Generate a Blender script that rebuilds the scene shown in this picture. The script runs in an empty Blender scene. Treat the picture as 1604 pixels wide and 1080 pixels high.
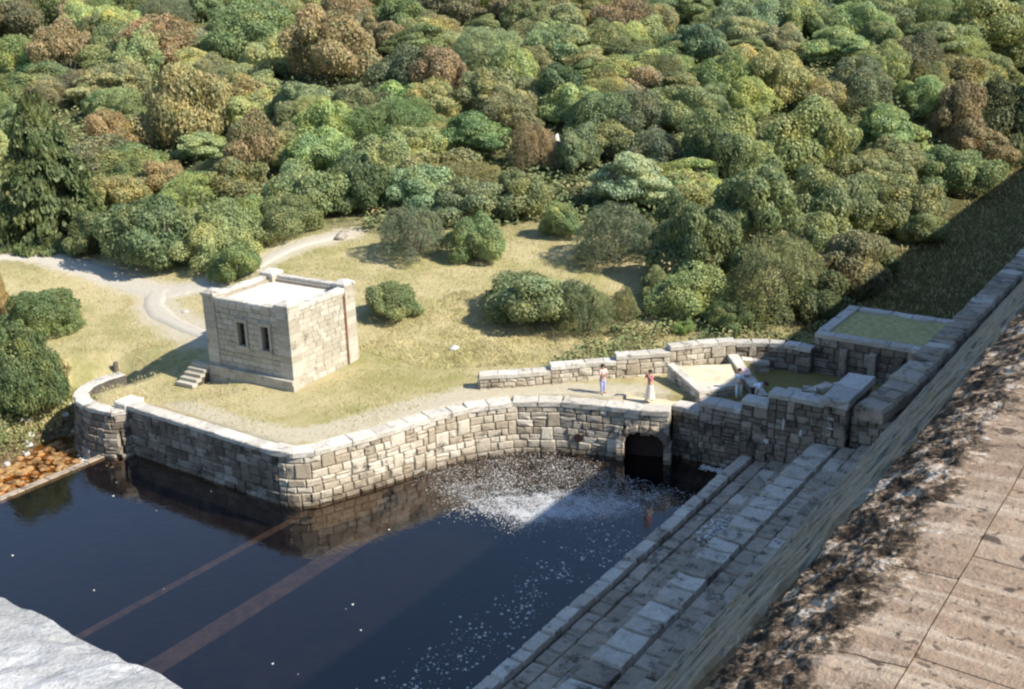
import bpy, math, random
import numpy as np
from mathutils import Vector, Matrix, Quaternion
sc = bpy.context.scene
COL = sc.collection
rnd = random.Random(11)

# ------------------------------------------------------------------ camera
YAW, PITCH, ROLL = 0.61068, math.radians(18.8), math.radians(1.5)
def yawed(v):
    return Vector((v[0]*math.cos(YAW)-v[1]*math.sin(YAW), v[0]*math.sin(YAW)+v[1]*math.cos(YAW), v[2]))
_f = Vector((0, math.cos(PITCH), -math.sin(PITCH))); _r = Vector((1, 0, 0)); _u = Vector((0, math.sin(PITCH), math.cos(PITCH)))
_r2 = _r*math.cos(ROLL)-_u*math.sin(ROLL); _u2 = _u*math.cos(ROLL)+_r*math.sin(ROLL)
cf, cr, cu = yawed(_f), yawed(_r2), yawed(_u2)
cam = bpy.data.cameras.new('camera'); camo = bpy.data.objects.new('camera', cam); COL.objects.link(camo)
mw = Matrix(((cr.x, cu.x, -cf.x, 0), (cr.y, cu.y, -cf.y, 0), (cr.z, cu.z, -cf.z, 22.3), (0, 0, 0, 1)))
camo.matrix_world = mw
cam.sensor_width = 36; cam.lens = 1750/1604*36; cam.clip_start = .05; cam.clip_end = 3000
sc.camera = camo

# ------------------------------------------------------------------ light
TO_SUN = Vector((1.14, .18, 1.0)).normalized()
sun = bpy.data.lights.new('sun', 'SUN'); suno = bpy.data.objects.new('sun', sun); COL.objects.link(suno)
sun.energy = 5.0; sun.angle = math.radians(.53); sun.color = (1, .93, .82)
suno.rotation_euler = TO_SUN.to_track_quat('Z', 'Y').to_euler(); suno.location = (60, 10, 80)
w = bpy.data.worlds.new('World'); sc.world = w; w.use_nodes = True
wn = w.node_tree; wn.nodes.clear()
sky = wn.nodes.new('ShaderNodeTexSky'); sky.sky_type = 'NISHITA'; sky.sun_disc = False
sky.sun_elevation = math.asin(TO_SUN.z); sky.sun_rotation = math.atan2(TO_SUN.x, TO_SUN.y)
sky.air_density = 1.0; sky.dust_density = .3; sky.ozone_density = 3.2
bg = wn.nodes.new('ShaderNodeBackground'); bg.inputs[1].default_value = .13
wo = wn.nodes.new('ShaderNodeOutputWorld')
wn.links.new(sky.outputs[0], bg.inputs[0]); wn.links.new(bg.outputs[0], wo.inputs[0])
sc.view_settings.view_transform = 'Standard'; sc.view_settings.look = 'None'
sc.view_settings.exposure = .86; sc.view_settings.gamma = 1; sc.view_settings.use_curve_mapping = False
sc.render.engine = 'CYCLES'
sc.cycles.max_bounces = 6; sc.cycles.transparent_max_bounces = 8; sc.cycles.caustics_reflective = False; sc.cycles.caustics_refractive = False
sc.cycles.filter_width = 2.3

# ------------------------------------------------------------------ materials
MATS = {}
class NT:
    def __init__(s, name):
        s.m = bpy.data.materials.new(name); s.m.use_nodes = True; s.t = s.m.node_tree; s.t.nodes.clear()
        s.out = s.n('OutputMaterial'); MATS[name] = s.m
    def n(s, k, **kw):
        x = s.t.nodes.new('ShaderNode'+k)
        for a, b in kw.items(): setattr(x, a, b)
        return x
    def l(s, a, b): s.t.links.new(a, b)
    def pos(s):
        return s.n('NewGeometry').outputs['Position']
    def noise(s, scale, detail=4, rough=.6, vec=None, stretch=None, dist=0):
        x = s.n('TexNoise'); x.inputs['Scale'].default_value = scale; x.inputs['Detail'].default_value = detail; x.inputs['Roughness'].default_value = rough
        x.inputs['Distortion'].default_value = dist
        v = vec or s.pos()
        if stretch:
            mp = s.n('Mapping'); mp.inputs['Scale'].default_value = stretch; s.l(v, mp.inputs[0]); v = mp.outputs[0]
        s.l(v, x.inputs['Vector']); return x.outputs[0]
    def ramp(s, f, stops):
        x = s.n('ValToRGB'); el = x.color_ramp.elements
        while len(el) < len(stops): el.new(.5)
        for e, (p, c) in zip(el, stops):
            e.position = p; e.color = (*c, 1) if not isinstance(c, float) else (c, c, c, 1)
        s.l(f, x.inputs[0]); return x.outputs[0]
    def mix(s, f, a, b, mode='MIX'):
        x = s.n('Mix', data_type='RGBA', blend_type=mode)
        for sock, v in ((x.inputs[0], f), (x.inputs[6], a), (x.inputs[7], b)):
            if isinstance(v, (int, float)): sock.default_value = v
            elif isinstance(v, tuple): sock.default_value = (*v, 1)
            else: s.l(v, sock)
        return x.outputs[2]
    def math(s, op, a, b=None, clamp=False):
        x = s.n('Math', operation=op, use_clamp=clamp)
        for i, v in enumerate((a, b)):
            if v is None: continue
            if isinstance(v, (int, float)): x.inputs[i].default_value = v
            else: s.l(v, x.inputs[i])
        return x.outputs[0]
    def bump(s, h, strength=.5, dist=.05):
        x = s.n('Bump'); x.inputs['Strength'].default_value = strength; x.inputs['Distance'].default_value = dist
        s.l(h, x.inputs['Height']); return x.outputs[0]
    def bsdf(s, col, rough=.85, normal=None, spec=.3):
        x = s.n('BsdfPrincipled'); x.inputs['Roughness'].default_value = rough
        x.inputs['Specular IOR Level'].default_value = spec
        if isinstance(col, tuple): x.inputs['Base Color'].default_value = (*col, 1)
        else: s.l(col, x.inputs['Base Color'])
        if normal: s.l(normal, x.inputs['Normal'])
        s.l(x.outputs[0], s.out.inputs[0]); return x

def stone_mat(name, a, b, c, lichen=(.05, .045, .035), la=.30, bumpd=.03, rough_scale=6., pale=.0, wet=None):
    t = NT(name)
    r = t.n('ObjectInfo').outputs['Random']
    base = t.ramp(r, [(0., a), (.55, b), (1., c)])
    n1 = t.noise(1.3, 5, .65)
    n2 = t.noise(rough_scale, 6, .7)
    n3 = t.noise(38, 3, .6)
    k = t.mix(.85, base, t.ramp(n2, [(.25, .55), (.5, 1.0), (.8, 1.25)]), 'MULTIPLY')
    k = t.mix(.35, k, t.ramp(n3, [(.3, .6), (.7, 1.35)]), 'MULTIPLY')
    lm = t.ramp(t.math('MULTIPLY', n1, t.math('ADD', n2, .45)), [(la, 0.), (la+.16, .85)])
    k = t.mix(lm, k, lichen)
    if pale:
        pm = t.ramp(t.noise(2.2, 6, .75), [(.60, 0.), (.66, pale)])
        k = t.mix(pm, k, (.62, .60, .55))
    if wet is not None:
        z = t.n('SeparateXYZ'); t.l(t.pos(), z.inputs[0])
        wm = t.math('SUBTRACT', 1.0, t.math('MULTIPLY', t.math('SUBTRACT', t.math('ADD', z.outputs[2], t.math('MULTIPLY', n1, -.6)), wet), 2.2), True)
        k = t.mix(wm, k, t.mix(.5, k, (.05, .032, .016)))
    h = t.math('ADD', t.math('MULTIPLY', n2, 1.), t.math('MULTIPLY', n3, .3))
    t.bsdf(k, .9, t.bump(h, .8, bumpd), .2)
    return t.m
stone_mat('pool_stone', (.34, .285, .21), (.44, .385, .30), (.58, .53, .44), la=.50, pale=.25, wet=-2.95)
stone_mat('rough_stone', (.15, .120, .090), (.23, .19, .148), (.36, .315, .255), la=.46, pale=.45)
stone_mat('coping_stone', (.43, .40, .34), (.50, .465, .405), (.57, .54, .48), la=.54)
stone_mat('shade_coping', (.38, .355, .31), (.46, .43, .385), (.54, .515, .47), la=.54)  # copy of the coping for shaded walls, shade put into its tone
stone_mat('ashlar', (.34, .305, .235), (.40, .365, .29), (.46, .425, .355), la=.56, bumpd=.015, rough_scale=9)
stone_mat('step_stone', (.31, .25, .185), (.37, .305, .235), (.44, .375, .295), la=.48, pale=.15)
stone_mat('pale_step', (.46, .40, .32), (.52, .465, .385), (.58, .53, .45), la=.50, pale=.25)
stone_mat('face_stone', (.26, .22, .16), (.38, .335, .26), (.52, .47, .385), lichen=(.10, .09, .055), la=.45, pale=.5)
stone_mat('mortar', (.09, .08, .065), (.11, .10, .08), (.12, .11, .09), la=.5)
stone_mat('pale_mortar', (.28, .25, .20), (.30, .27, .22), (.33, .30, .24), la=.6, wet=-2.95)
stone_mat('boulder', (.42, .41, .38), (.48, .47, .43), (.55, .54, .50), la=.52)
stone_mat('stream_stone', (.13, .055, .016), (.24, .115, .035), (.34, .21, .09), lichen=(.06, .025, .008), la=.42)
stone_mat('white_granite', (.56, .55, .54), (.6, .6, .59), (.66, .65, .64), lichen=(.24, .24, .23), la=.36, rough_scale=38, bumpd=.02)

t = NT('crest_smooth')     # warm granite with dark lichen spots
n1 = t.noise(.9, 5, .6); n2 = t.noise(9, 6, .75); v = t.n('TexVoronoi'); v.inputs['Scale'].default_value = 4.2
wv = t.n('VectorMath', operation='ADD'); nz = t.n('TexNoise'); nz.inputs['Scale'].default_value = 9
t.l(t.pos(), nz.inputs['Vector']); sc_ = t.n('VectorMath', operation='SCALE'); sc_.inputs['Scale'].default_value = .22
t.l(nz.outputs['Color'], sc_.inputs[0]); t.l(t.pos(), wv.inputs[0]); t.l(sc_.outputs[0], wv.inputs[1]); t.l(wv.outputs[0], v.inputs['Vector'])
k = t.ramp(n1, [(.25, (.22, .15, .10)), (.5, (.29, .21, .145)), (.75, (.37, .29, .215))])
k = t.mix(.6, k, t.ramp(n2, [(.3, .7), (.7, 1.25)]), 'MULTIPLY')
streak = t.noise(3, 5, .6, stretch=(.25, 3.2, 1))
k = t.mix(t.ramp(streak, [(.50, 0.), (.72, .75)]), k, (.52, .43, .33))
thr = t.math('ADD', v.outputs['Distance'], t.math('MULTIPLY', t.noise(1.7, 2), .55))
k = t.mix(t.ramp(thr, [(.42, .85), (.50, 0.)]), k, (.05, .038, .03))
v2 = t.n('TexVoronoi'); v2.inputs['Scale'].default_value = 13; t.l(wv.outputs[0], v2.inputs['Vector'])
k = t.mix(t.ramp(t.math('ADD', v2.outputs['Distance'], t.math('MULTIPLY', t.noise(3.1, 2), .6)), [(.46, .75), (.54, 0.)]), k, (.08, .06, .045))
xyz = t.n('SeparateXYZ'); t.l(t.pos(), xyz.inputs[0])
big = t.noise(2.1, 7, .72, dist=.5); fine = t.noise(15, 6, .78)
ex = t.math('ADD', t.math('SUBTRACT', -1.16, xyz.outputs[0]), t.math('MULTIPLY', t.math('SUBTRACT', big, .5), .75))
m = t.ramp(t.math('ADD', ex, t.math('MULTIPLY', t.math('SUBTRACT', fine, .5), .45)), [(0., 0.), (.09, 1.)])
rk = t.ramp(t.math('ADD', t.math('MULTIPLY', fine, .45), t.math('MULTIPLY', t.noise(3.4, 6, .75), .62)), [(.46, (.025, .018, .012)), (.52, (.07, .05, .033)), (.555, (.19, .135, .088)), (.59, (.38, .285, .20)), (.66, (.62, .56, .48))])
k = t.mix(m, k, rk)
t.bsdf(k, .93, t.bump(t.math('ADD', t.math('ADD', n2, t.math('MULTIPLY', t.noise(40, 3), .4)), t.math('MULTIPLY', fine, 1.2)), .9, .025), .15)

t = NT('ground')
n0 = t.noise(.09, 4, .55); n1 = t.noise(.45, 6, .65); n2 = t.noise(3.5, 6, .7); n3 = t.noise(16, 4, .7)
g = t.mix(t.ramp(t.math('ADD', t.math('MULTIPLY', n0, .5), t.math('MULTIPLY', n1, .5)), [(.40, 0.), (.56, 1.)]), (.35, .325, .135), (.54, .46, .26))
g = t.mix(t.ramp(t.noise(1.1, 5, .7), [(.56, 0.), (.68, .7)]), g, (.36, .255, .12))
g = t.mix(t.ramp(n2, [(.58, 0.), (.72, .55)]), g, (.18, .20, .065))
g = t.mix(.75, g, t.ramp(n3, [(.28, .55), (.72, 1.35)]), 'MULTIPLY')
xyz = t.n('SeparateXYZ'); t.l(t.pos(), xyz.inputs[0])
dep = t.math('ADD', t.math('MULTIPLY', xyz.outputs[0], -.5735), t.math('MULTIPLY', xyz.outputs[1], .8193))
lat = t.math('ADD', t.math('MULTIPLY', xyz.outputs[0], .8193), t.math('MULTIPLY', xyz.outputs[1], .5735))
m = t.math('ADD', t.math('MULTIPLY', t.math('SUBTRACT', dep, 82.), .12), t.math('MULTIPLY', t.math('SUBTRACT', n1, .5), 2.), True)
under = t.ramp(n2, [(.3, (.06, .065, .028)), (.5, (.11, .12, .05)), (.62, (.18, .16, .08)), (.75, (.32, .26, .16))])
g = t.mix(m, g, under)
wa = t.n('Attribute', attribute_name='worn').outputs['Fac']
g = t.mix(t.ramp(t.math('ADD', wa, t.math('MULTIPLY', t.math('SUBTRACT', t.noise(1.3, 6, .7), .5), .8)), [(.50, 0.), (.72, .9)]), g, t.mix(n2, (.46, .40, .28), (.66, .60, .47)))
# olive turf beside the dam; past the lawn its colour carries dam shade
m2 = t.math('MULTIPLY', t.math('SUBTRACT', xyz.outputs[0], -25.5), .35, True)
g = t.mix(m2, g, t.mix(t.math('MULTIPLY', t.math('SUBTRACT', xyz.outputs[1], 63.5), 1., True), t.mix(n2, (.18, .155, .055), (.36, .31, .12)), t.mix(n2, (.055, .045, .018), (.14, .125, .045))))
# mud and gravel low down by the water
m3 = t.math('MULTIPLY', t.math('SUBTRACT', -1.9, xyz.outputs[2]), 1.2, True)
g = t.mix(m3, g, t.ramp(n2, [(.35, (.07, .045, .02)), (.6, (.22, .16, .09)), (.75, (.40, .35, .27))]))
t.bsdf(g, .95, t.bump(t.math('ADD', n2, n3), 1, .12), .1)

def simple(name, col, rough=.8, sc1=8, var=.35, spec=.3, bd=.01):
    t = NT(name); n = t.noise(sc1, 5, .65)
    k = t.mix(1., col, t.ramp(n, [(.3, 1-var), (.7, 1+var)]), 'MULTIPLY')
    t.bsdf(k, rough, t.bump(n, .5, bd), spec); return t.m
simple('track', (.42, .385, .315), .95, 5.5, .10, .1, .03)
simple('worn_earth', (.52, .45, .32), .95, 1.6, .2, .1, .04)
simple('roof_slab', (.60, .555, .46), .9, 1.6, .28)
simple('cavity_shade', (.05, .03, .025), .95)  # dark colour stands in for the shade inside openings
simple('window_glass', (.02, .022, .02), .15, spec=.5)
simple('rust_pipe', (.25, .10, .06), .7)
simple('bark', (.13, .105, .085), .95, 7, .4)
simple('pale_bark', (.24, .20, .17), .95, 7, .35)
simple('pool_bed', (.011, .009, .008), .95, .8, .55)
simple('sunken_stone', (.095, .082, .082), .9, 2.2, .45)
simple('skin', (.48, .30, .22), .6)
simple('hair', (.03, .022, .018), .7)
for nm, c in (('pink_top', (.55, .16, .18)), ('cream_cloth', (.70, .62, .50)), ('pale_pink', (.72, .50, .45)), ('lilac_blue', (.36, .38, .58)),
              ('sky_shirt', (.60, .70, .84)), ('grey_trousers', (.62, .66, .66)), ('dark_cloth', (.03, .03, .04)), ('white_cloth', (.75, .75, .74))):
    simple(nm, c, .85, 14, .12)
simple('straw_leaf', (.40, .33, .15), .9, 1.5, .4)
simple('foam', (.50, .50, .48), .6, 3, .1)
t = NT('grass_blade'); k = t.ramp(t.noise(.7, 5, .7), [(.35, (.20, .21, .075)), (.5, (.38, .34, .15)), (.65, (.56, .47, .25))]); t.bsdf(k, .8)
t = NT('undergrowth_leaf'); k = t.ramp(t.noise(.35, 6, .7), [(.32, (.06, .085, .035)), (.47, (.13, .165, .065)), (.58, (.22, .22, .09)), (.70, (.34, .25, .13))]); t.bsdf(k, .8)

simple('bed_turf', (.36, .33, .15), .95, 3.5, .3, .1, .05)
t = NT('foliage')
oi = t.n('ObjectInfo'); at_ = t.n('Attribute', attribute_name='vary')
v = at_.outputs['Fac']
k = t.mix(1., oi.outputs['Color'], t.ramp(v, [(0., 1.1), (.5, 1.85), (1., 2.6)]), 'MULTIPLY')
n = t.noise(.55, 4, .6)
k = t.mix(.9, k, t.ramp(n, [(.32, (.70, .86, .85)), (.5, (1., 1.05, .95)), (.68, (1.45, 1.28, .95))]), 'MULTIPLY')
rm = t.math('MULTIPLY', t.ramp(t.math('ADD', t.math('MULTIPLY', t.noise(.8, 4, .6), .7), t.math('MULTIPLY', v, .35)), [(.36, 0.), (.60, 1.)]), t.math('MULTIPLY', oi.outputs['Alpha'], 1.15), True)
k = t.mix(rm, k, t.mix(v, (.26, .165, .075), (.56, .37, .20)))
d = t.n('BsdfPrincipled'); d.inputs['Roughness'].default_value = .55; d.inputs['Specular IOR Level'].default_value = .35; t.l(k, d.inputs['Base Color'])
tr = t.n('BsdfTranslucent'); t.l(k, tr.inputs['Color']); ms = t.n('MixShader'); ms.inputs[0].default_value = .38
t.l(d.outputs[0], ms.inputs[1]); t.l(tr.outputs[0], ms.inputs[2]); t.l(ms.outputs[0], t.out.inputs[0])

t = NT('water')
n1 = t.noise(2.2, 3, .5, stretch=(1, 1.6, 1)); n2 = t.noise(9, 2, .5)
nb = t.bump(t.math('ADD', n1, t.math('MULTIPLY', n2, .25)), .22, .03)
fr = t.n('Fresnel'); fr.inputs['IOR'].default_value = 1.72; t.l(nb, fr.inputs['Normal'])
gl = t.n('BsdfGlossy'); gl.inputs['Roughness'].default_value = .015; t.l(nb, gl.inputs['Normal'])
tp = t.n('BsdfTransparent'); tp.inputs[0].default_value = (.50, .42, .33, 1)
df = t.n('BsdfDiffuse'); df.inputs[0].default_value = (.10, .17, .38, 1); m0 = t.n('MixShader'); m0.inputs[0].default_value = .009
t.l(tp.outputs[0], m0.inputs[1]); t.l(df.outputs[0], m0.inputs[2])
ms = t.n('MixShader'); t.l(t.math('MULTIPLY', fr.outputs[0], t.math('SUBTRACT', 1., t.n('NewGeometry').outputs['Backfacing'])), ms.inputs[0]); t.l(m0.outputs[0], ms.inputs[1]); t.l(gl.outputs[0], ms.inputs[2]); t.l(ms.outputs[0], t.out.inputs[0])
t = NT('stream_water')
n1 = t.noise(3, 4, .6); nb = t.bump(n1, .6, .06)
fr = t.n('Fresnel'); fr.inputs['IOR'].default_value = 1.33; t.l(nb, fr.inputs['Normal'])
gl = t.n('BsdfGlossy'); gl.inputs['Roughness'].default_value = .05; t.l(nb, gl.inputs['Normal'])
tp = t.n('BsdfTransparent'); tp.inputs[0].default_value = (.85, .62, .38, 1)
ms = t.n('MixShader'); t.l(t.math('MULTIPLY', fr.outputs[0], t.math('SUBTRACT', 1., t.n('NewGeometry').outputs['Backfacing'])), ms.inputs[0]); t.l(tp.outputs[0], ms.inputs[1]); t.l(gl.outputs[0], ms.inputs[2]); t.l(ms.outputs[0], t.out.inputs[0])

# ------------------------------------------------------------------ helpers
def mesh_obj(name, verts, faces, mat, parent=None, smooth=False, loc=None):
    me = bpy.data.meshes.new(name); me.from_pydata([tuple(v) for v in verts], [], faces); me.update()
    if mat: me.materials.append(MATS[mat])
    if smooth:
        me.polygons.foreach_set('use_smooth', [True]*len(me.polygons))
    return link(name, me, parent, loc)
def link(name, me, parent=None, loc=None, mat4=None):
    o = bpy.data.objects.new(name, me); COL.objects.link(o)
    if parent:
        o.parent = parent
        base = root_loc(parent)
        if mat4 is not None: o.matrix_local = Matrix.Translation(-base) @ mat4
        else: o.location = (Vector(loc) if loc is not None else Vector((0, 0, 0))) - base
    else:
        if mat4 is not None: o.matrix_world = mat4
        elif loc is not None: o.location = loc
    return o
def root_loc(p):
    b = Vector((0, 0, 0))
    while p: b = b+Vector(p.location); p = p.parent
    return b
def thing(name, label, cat, loc=(0, 0, 0), group=None):
    o = bpy.data.objects.new(name, None); COL.objects.link(o); o.location = loc; o.empty_display_size = .3
    tag(o, label, cat, group); return o
def tag(o, label=None, cat=None, group=None, kind=None):
    if label: o['label'] = label
    if cat: o['category'] = cat
    if group: o['group'] = group
    if kind: o['kind'] = kind
    return o
class MB:
    def __init__(s): s.v = []; s.f = []
    def box(s, x0, x1, y0, y1, z0, z1, M=None):
        b = len(s.v)
        c = [Vector((x, y, z)) for z in (z0, z1) for y in (y0, y1) for x in (x0, x1)]
        if M: c = [M @ p for p in c]
        s.v += [tuple(p) for p in c]
        s.f += [tuple(b+i for i in q) for q in ((0, 2, 3, 1), (4, 5, 7, 6), (0, 1, 5, 4), (2, 6, 7, 3), (0, 4, 6, 2), (1, 3, 7, 5))]
        return s
    def add(s, vs, fs):
        b = len(s.v); s.v += [tuple(p) for p in vs]; s.f += [tuple(b+i for i in q) for q in fs]; return s
    def prism(s, pts, z0, z1):
        n = len(pts); 
        zt = z1 if isinstance(z1, (list, tuple)) else [z1]*n
        vs = [(p[0], p[1], z0) for p in pts]+[(p[0], p[1], zt[i]) for i, p in enumerate(pts)]
        return s.add(vs, [tuple(range(n-1, -1, -1)), tuple(range(n, 2*n))]+[(i, (i+1) % n, n+(i+1) % n, n+i) for i in range(n)])
    def tube(s, pts, radii, n=7, cap=True):
        b0 = len(s.v); prev = None
        for i, p in enumerate(pts):
            p = Vector(p); q = Vector(pts[min(i+1, len(pts)-1)])-Vector(pts[max(i-1, 0)])
            q = q.normalized() if q.length > 1e-6 else Vector((0, 0, 1))
            a = q.orthogonal().normalized() if prev is None else (prev-q*prev.dot(q)).normalized()
            prev = a; b = q.cross(a)
            for k in range(n):
                th = 2*math.pi*k/n; s.v.append(tuple(p+(a*math.cos(th)+b*math.sin(th))*radii[i]))
        for i in range(len(pts)-1):
            for k in range(n):
                s.f.append((b0+i*n+k, b0+i*n+(k+1) % n, b0+(i+1)*n+(k+1) % n, b0+(i+1)*n+k))
        if cap: s.f.append(tuple(b0+(len(pts)-1)*n+k for k in range(n)))
        return s
    def build(s, name, mat, parent=None, smooth=False): return mesh_obj(name, s.v, s.f, mat, parent, smooth)

def pillow(seed, jit=.05, inset=.13, proud=.16):
    """unit rough-faced stone: x along the wall, z up, front at y=-.5"""
    r = random.Random(seed); J = lambda a: r.uniform(-a, a)
    v = []
    for (x, z) in ((-.5, -.5), (.5, -.5), (.5, .5), (-.5, .5)): v.append((x, .5, z))
    ring = []
    for (x, z) in ((-.5, -.5), (0, -.5), (.5, -.5), (.5, 0), (.5, .5), (0, .5), (-.5, .5), (-.5, 0)):
        v.append((x+J(jit*.4), -.5+proud, z+J(jit*.6))); 
    for (x, z) in ((-.5, -.5), (0, -.5), (.5, -.5), (.5, 0), (.5, .5), (0, .5), (-.5, .5), (-.5, 0)):
        v.append((x*(1-inset)+J(jit*.6), -.5+J(proud*.35), z*(1-inset*1.3)+J(jit*.8)))
    v.append((J(.1), -.5-proud*r.uniform(.0, .5), J(.1)))
    f = [(3, 2, 1, 0)]
    o, i = 4, 12
    for k in range(8):
        k2 = (k+1) % 8; f.append((o+k, o+k2, i+k2, i+k)); f.append((i+k, i+k2, 20))
    f += [(0, 1, 6, 5, 4), (1, 2, 8, 7, 6), (2, 3, 10, 9, 8), (3, 0, 4, 11, 10)]
    return v, f
def make_variants(prefix, mat, n, **kw):
    out = []
    for i in range(n):
        v, f = pillow(i*7+3, **kw); me = bpy.data.meshes.new(prefix); me.from_pydata(v, [], f); me.materials.append(MATS[mat]); me.update(); out.append(me)
    return out
def slab(seed, jit=.04, bev=.10):
    """unit slab with softened top edges; origin in its middle"""
    r = random.Random(seed); J = lambda a: r.uniform(-a, a); v = []
    for z, s in ((-.5, 1.), (.5-bev*1.6, 1.), (.5, 1-bev)):
        for (x, y) in ((-.5, -.5), (0, -.5), (.5, -.5), (.5, 0), (.5, .5), (0, .5), (-.5, .5), (-.5, 0)):
            v.append((x*(1-(1-s)*.45)+J(jit*.3), y*s+J(jit), z+(J(jit*1.5) if z > 0 else 0)))
    f = [tuple(range(7, -1, -1)), ]
    for l in (0, 8):
        for k in range(8): f.append((l+k, l+(k+1) % 8, l+8+(k+1) % 8, l+8+k))
    v.append((J(.1), J(.1), .5+J(jit)))
    for k in range(8): f.append((16+k, 16+(k+1) % 8, 24))
    return v, f
def slab_variants(prefix, mat, n, **kw):
    out = []
    for i in range(n):
        v, f = slab(i*5+1, **kw); me = bpy.data.meshes.new(prefix); me.from_pydata(v, [], f); me.materials.append(MATS[mat]); me.update(); out.append(me)
    return out
POOLV = make_variants('stone', 'pool_stone', 10)
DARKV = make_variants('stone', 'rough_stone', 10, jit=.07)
ASHV = make_variants('ashlar_block', 'ashlar', 8, jit=.02, inset=.06, proud=.08)
FACEV = make_variants('face_stone', 'face_stone', 8, jit=.06)
CAPV = slab_variants('coping_stone', 'coping_stone', 8, jit=.03)
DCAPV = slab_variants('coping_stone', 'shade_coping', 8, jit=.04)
STEPV = slab_variants('step_stone', 'step_stone', 8, jit=.018, bev=.16)
PSTEPV = slab_variants('step_stone', 'pale_step', 8, jit=.022, bev=.18)

class Path:
    def __init__(s, pts):
        s.p = [Vector((a, b)) for a, b in pts]; s.c = [0]
        for a, b in zip(s.p, s.p[1:]): s.c.append(s.c[-1]+(b-a).length)
        s.L = s.c[-1]
    def at(s, d):
        d = max(0, min(s.L, d)); i = 0
        while i < len(s.c)-2 and s.c[i+1] < d: i += 1
        k = (d-s.c[i])/max(1e-6, s.c[i+1]-s.c[i]); return s.p[i].lerp(s.p[i+1], k)
    def tan(s, d, e=.25):
        return (s.at(d+e)-s.at(d-e)).normalized()
    def near(s, x, y):
        best = min((((s.at(i*.1)-Vector((x, y))).length), i*.1) for i in range(int(s.L*10)+1)); return best[1]
def frame(p, t, z, sx, sy, sz, lean=0., yaw=0.):
    """matrix whose x runs along the tangent, -y points outward (right of the tangent), z up"""
    X = Vector((t.x, t.y, 0)).normalized(); Yv = Vector((-X.y, X.x, 0))
    R = Matrix((( X.x, Yv.x, 0, 0), (X.y, Yv.y, 0, 0), (0, 0, 1, 0), (0, 0, 0, 1)))
    return Matrix.Translation((p.x, p.y, z)) @ R @ Matrix.Rotation(yaw, 4, 'Z') @ Matrix.Rotation(lean, 4, 'X') @ Matrix.Diagonal((sx, sy, sz, 1))

def masonry(root, path, ztop, zbot, variants, lr=(.55, 1.15), hr=(.36, .55), batter=.03, depth=.3, hole=None, name='stone', s0=0, s1=None, gap=.025, jump=.14, seed=1, cap_parts=300, count=None):
    """coursed rubble on a path: every stone its own object; ztop may be a function of s"""
    r = random.Random(seed); s1 = path.L if s1 is None else s1
    zt = ztop if callable(ztop) else (lambda s: ztop); zb = zbot if callable(zbot) else (lambda s: zbot)
    smp = [s0+(s1-s0)*i/20 for i in range(21)]
    zmax = max(zt(s) for s in smp); zmin = min(zb(s) for s in smp)
    levels = [zmax]
    while levels[-1] > zmin+.12:
        levels.append(max(zmin, levels[-1]-r.uniform(*hr)))
    blocked = []; n = 0
    for ci in range(len(levels)-1):
        a, b = levels[ci], levels[ci+1]; nb = []
        s = s0-r.uniform(0, .3)
        while s < s1:
            L = r.uniform(*lr); e = min(s+L, s1)
            if s1-e < .25: e = s1
            ss = max(s, s0)
            blk = [q for q in blocked if q[0] < e-.05 and q[1] > ss+.05]
            if blk:
                q = blk[0]
                if q[0] > ss+.22: e = q[0]
                else: s = q[1]; continue
            m = (ss+e)/2; w_ = e-ss
            s = e
            if w_ < .12: continue
            za, zb_ = a, b
            if ci+2 < len(levels) and r.random() < jump and w_ < 1.: zb_ = levels[ci+2]; nb.append((ss, e))
            top = min(za, zt(m)); bot = max(zb_, zb(m))
            if top-bot < .1: continue
            if hole and hole(m, (top+bot)/2): continue
            parts = [(ss, e, bot, top)]
            if (top-bot) > .36 and r.random() < .2 and zb_ == b:
                k = r.uniform(.4, .6); parts = [(ss, e, bot, bot+(top-bot)*k), (ss, e, bot+(top-bot)*k, top)]
            for (sa, sb, z0, z1) in parts:
                mm = (sa+sb)/2; zc = (z0+z1)/2; t = path.tan(mm, max(.15, (sb-sa)/2)); p = path.at(mm)
                chord = (path.at(sb)-path.at(sa)).length
                out = Vector((t.y, -t.x)); p = p+out*(batter*(zmax-zc)+r.uniform(-.015, .03)-depth/2)
                link(name, r.choice(variants), root, mat4=frame(p, t, zc, max(.08, chord-gap), depth, max(.06, z1-z0-gap), lean=0))
                n += 1
        blocked = nb
    return n
def coping(root, path, z, variants, width=.75, h=.22, lr=(.9, 1.5), over=.06, s0=0, s1=None, seed=3, gap=.03):
    r = random.Random(seed); s = s0; s1 = path.L if s1 is None else s1
    zf = z if callable(z) else (lambda q: z)
    while s < s1-.05:
        e = s+r.uniform(*lr)
        if s1-e < .4: e = s1
        m = (s+e)/2; t = path.tan(m, .4); p = path.at(m); out = Vector((t.y, -t.x))
        p = p+out*(over-width/2)
        link('coping_stone', r.choice(variants), root, mat4=frame(p, t, zf(m)-h/2, max(.1, (path.at(e)-path.at(s)).length-gap+.02), width, h))
        s = e
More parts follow.
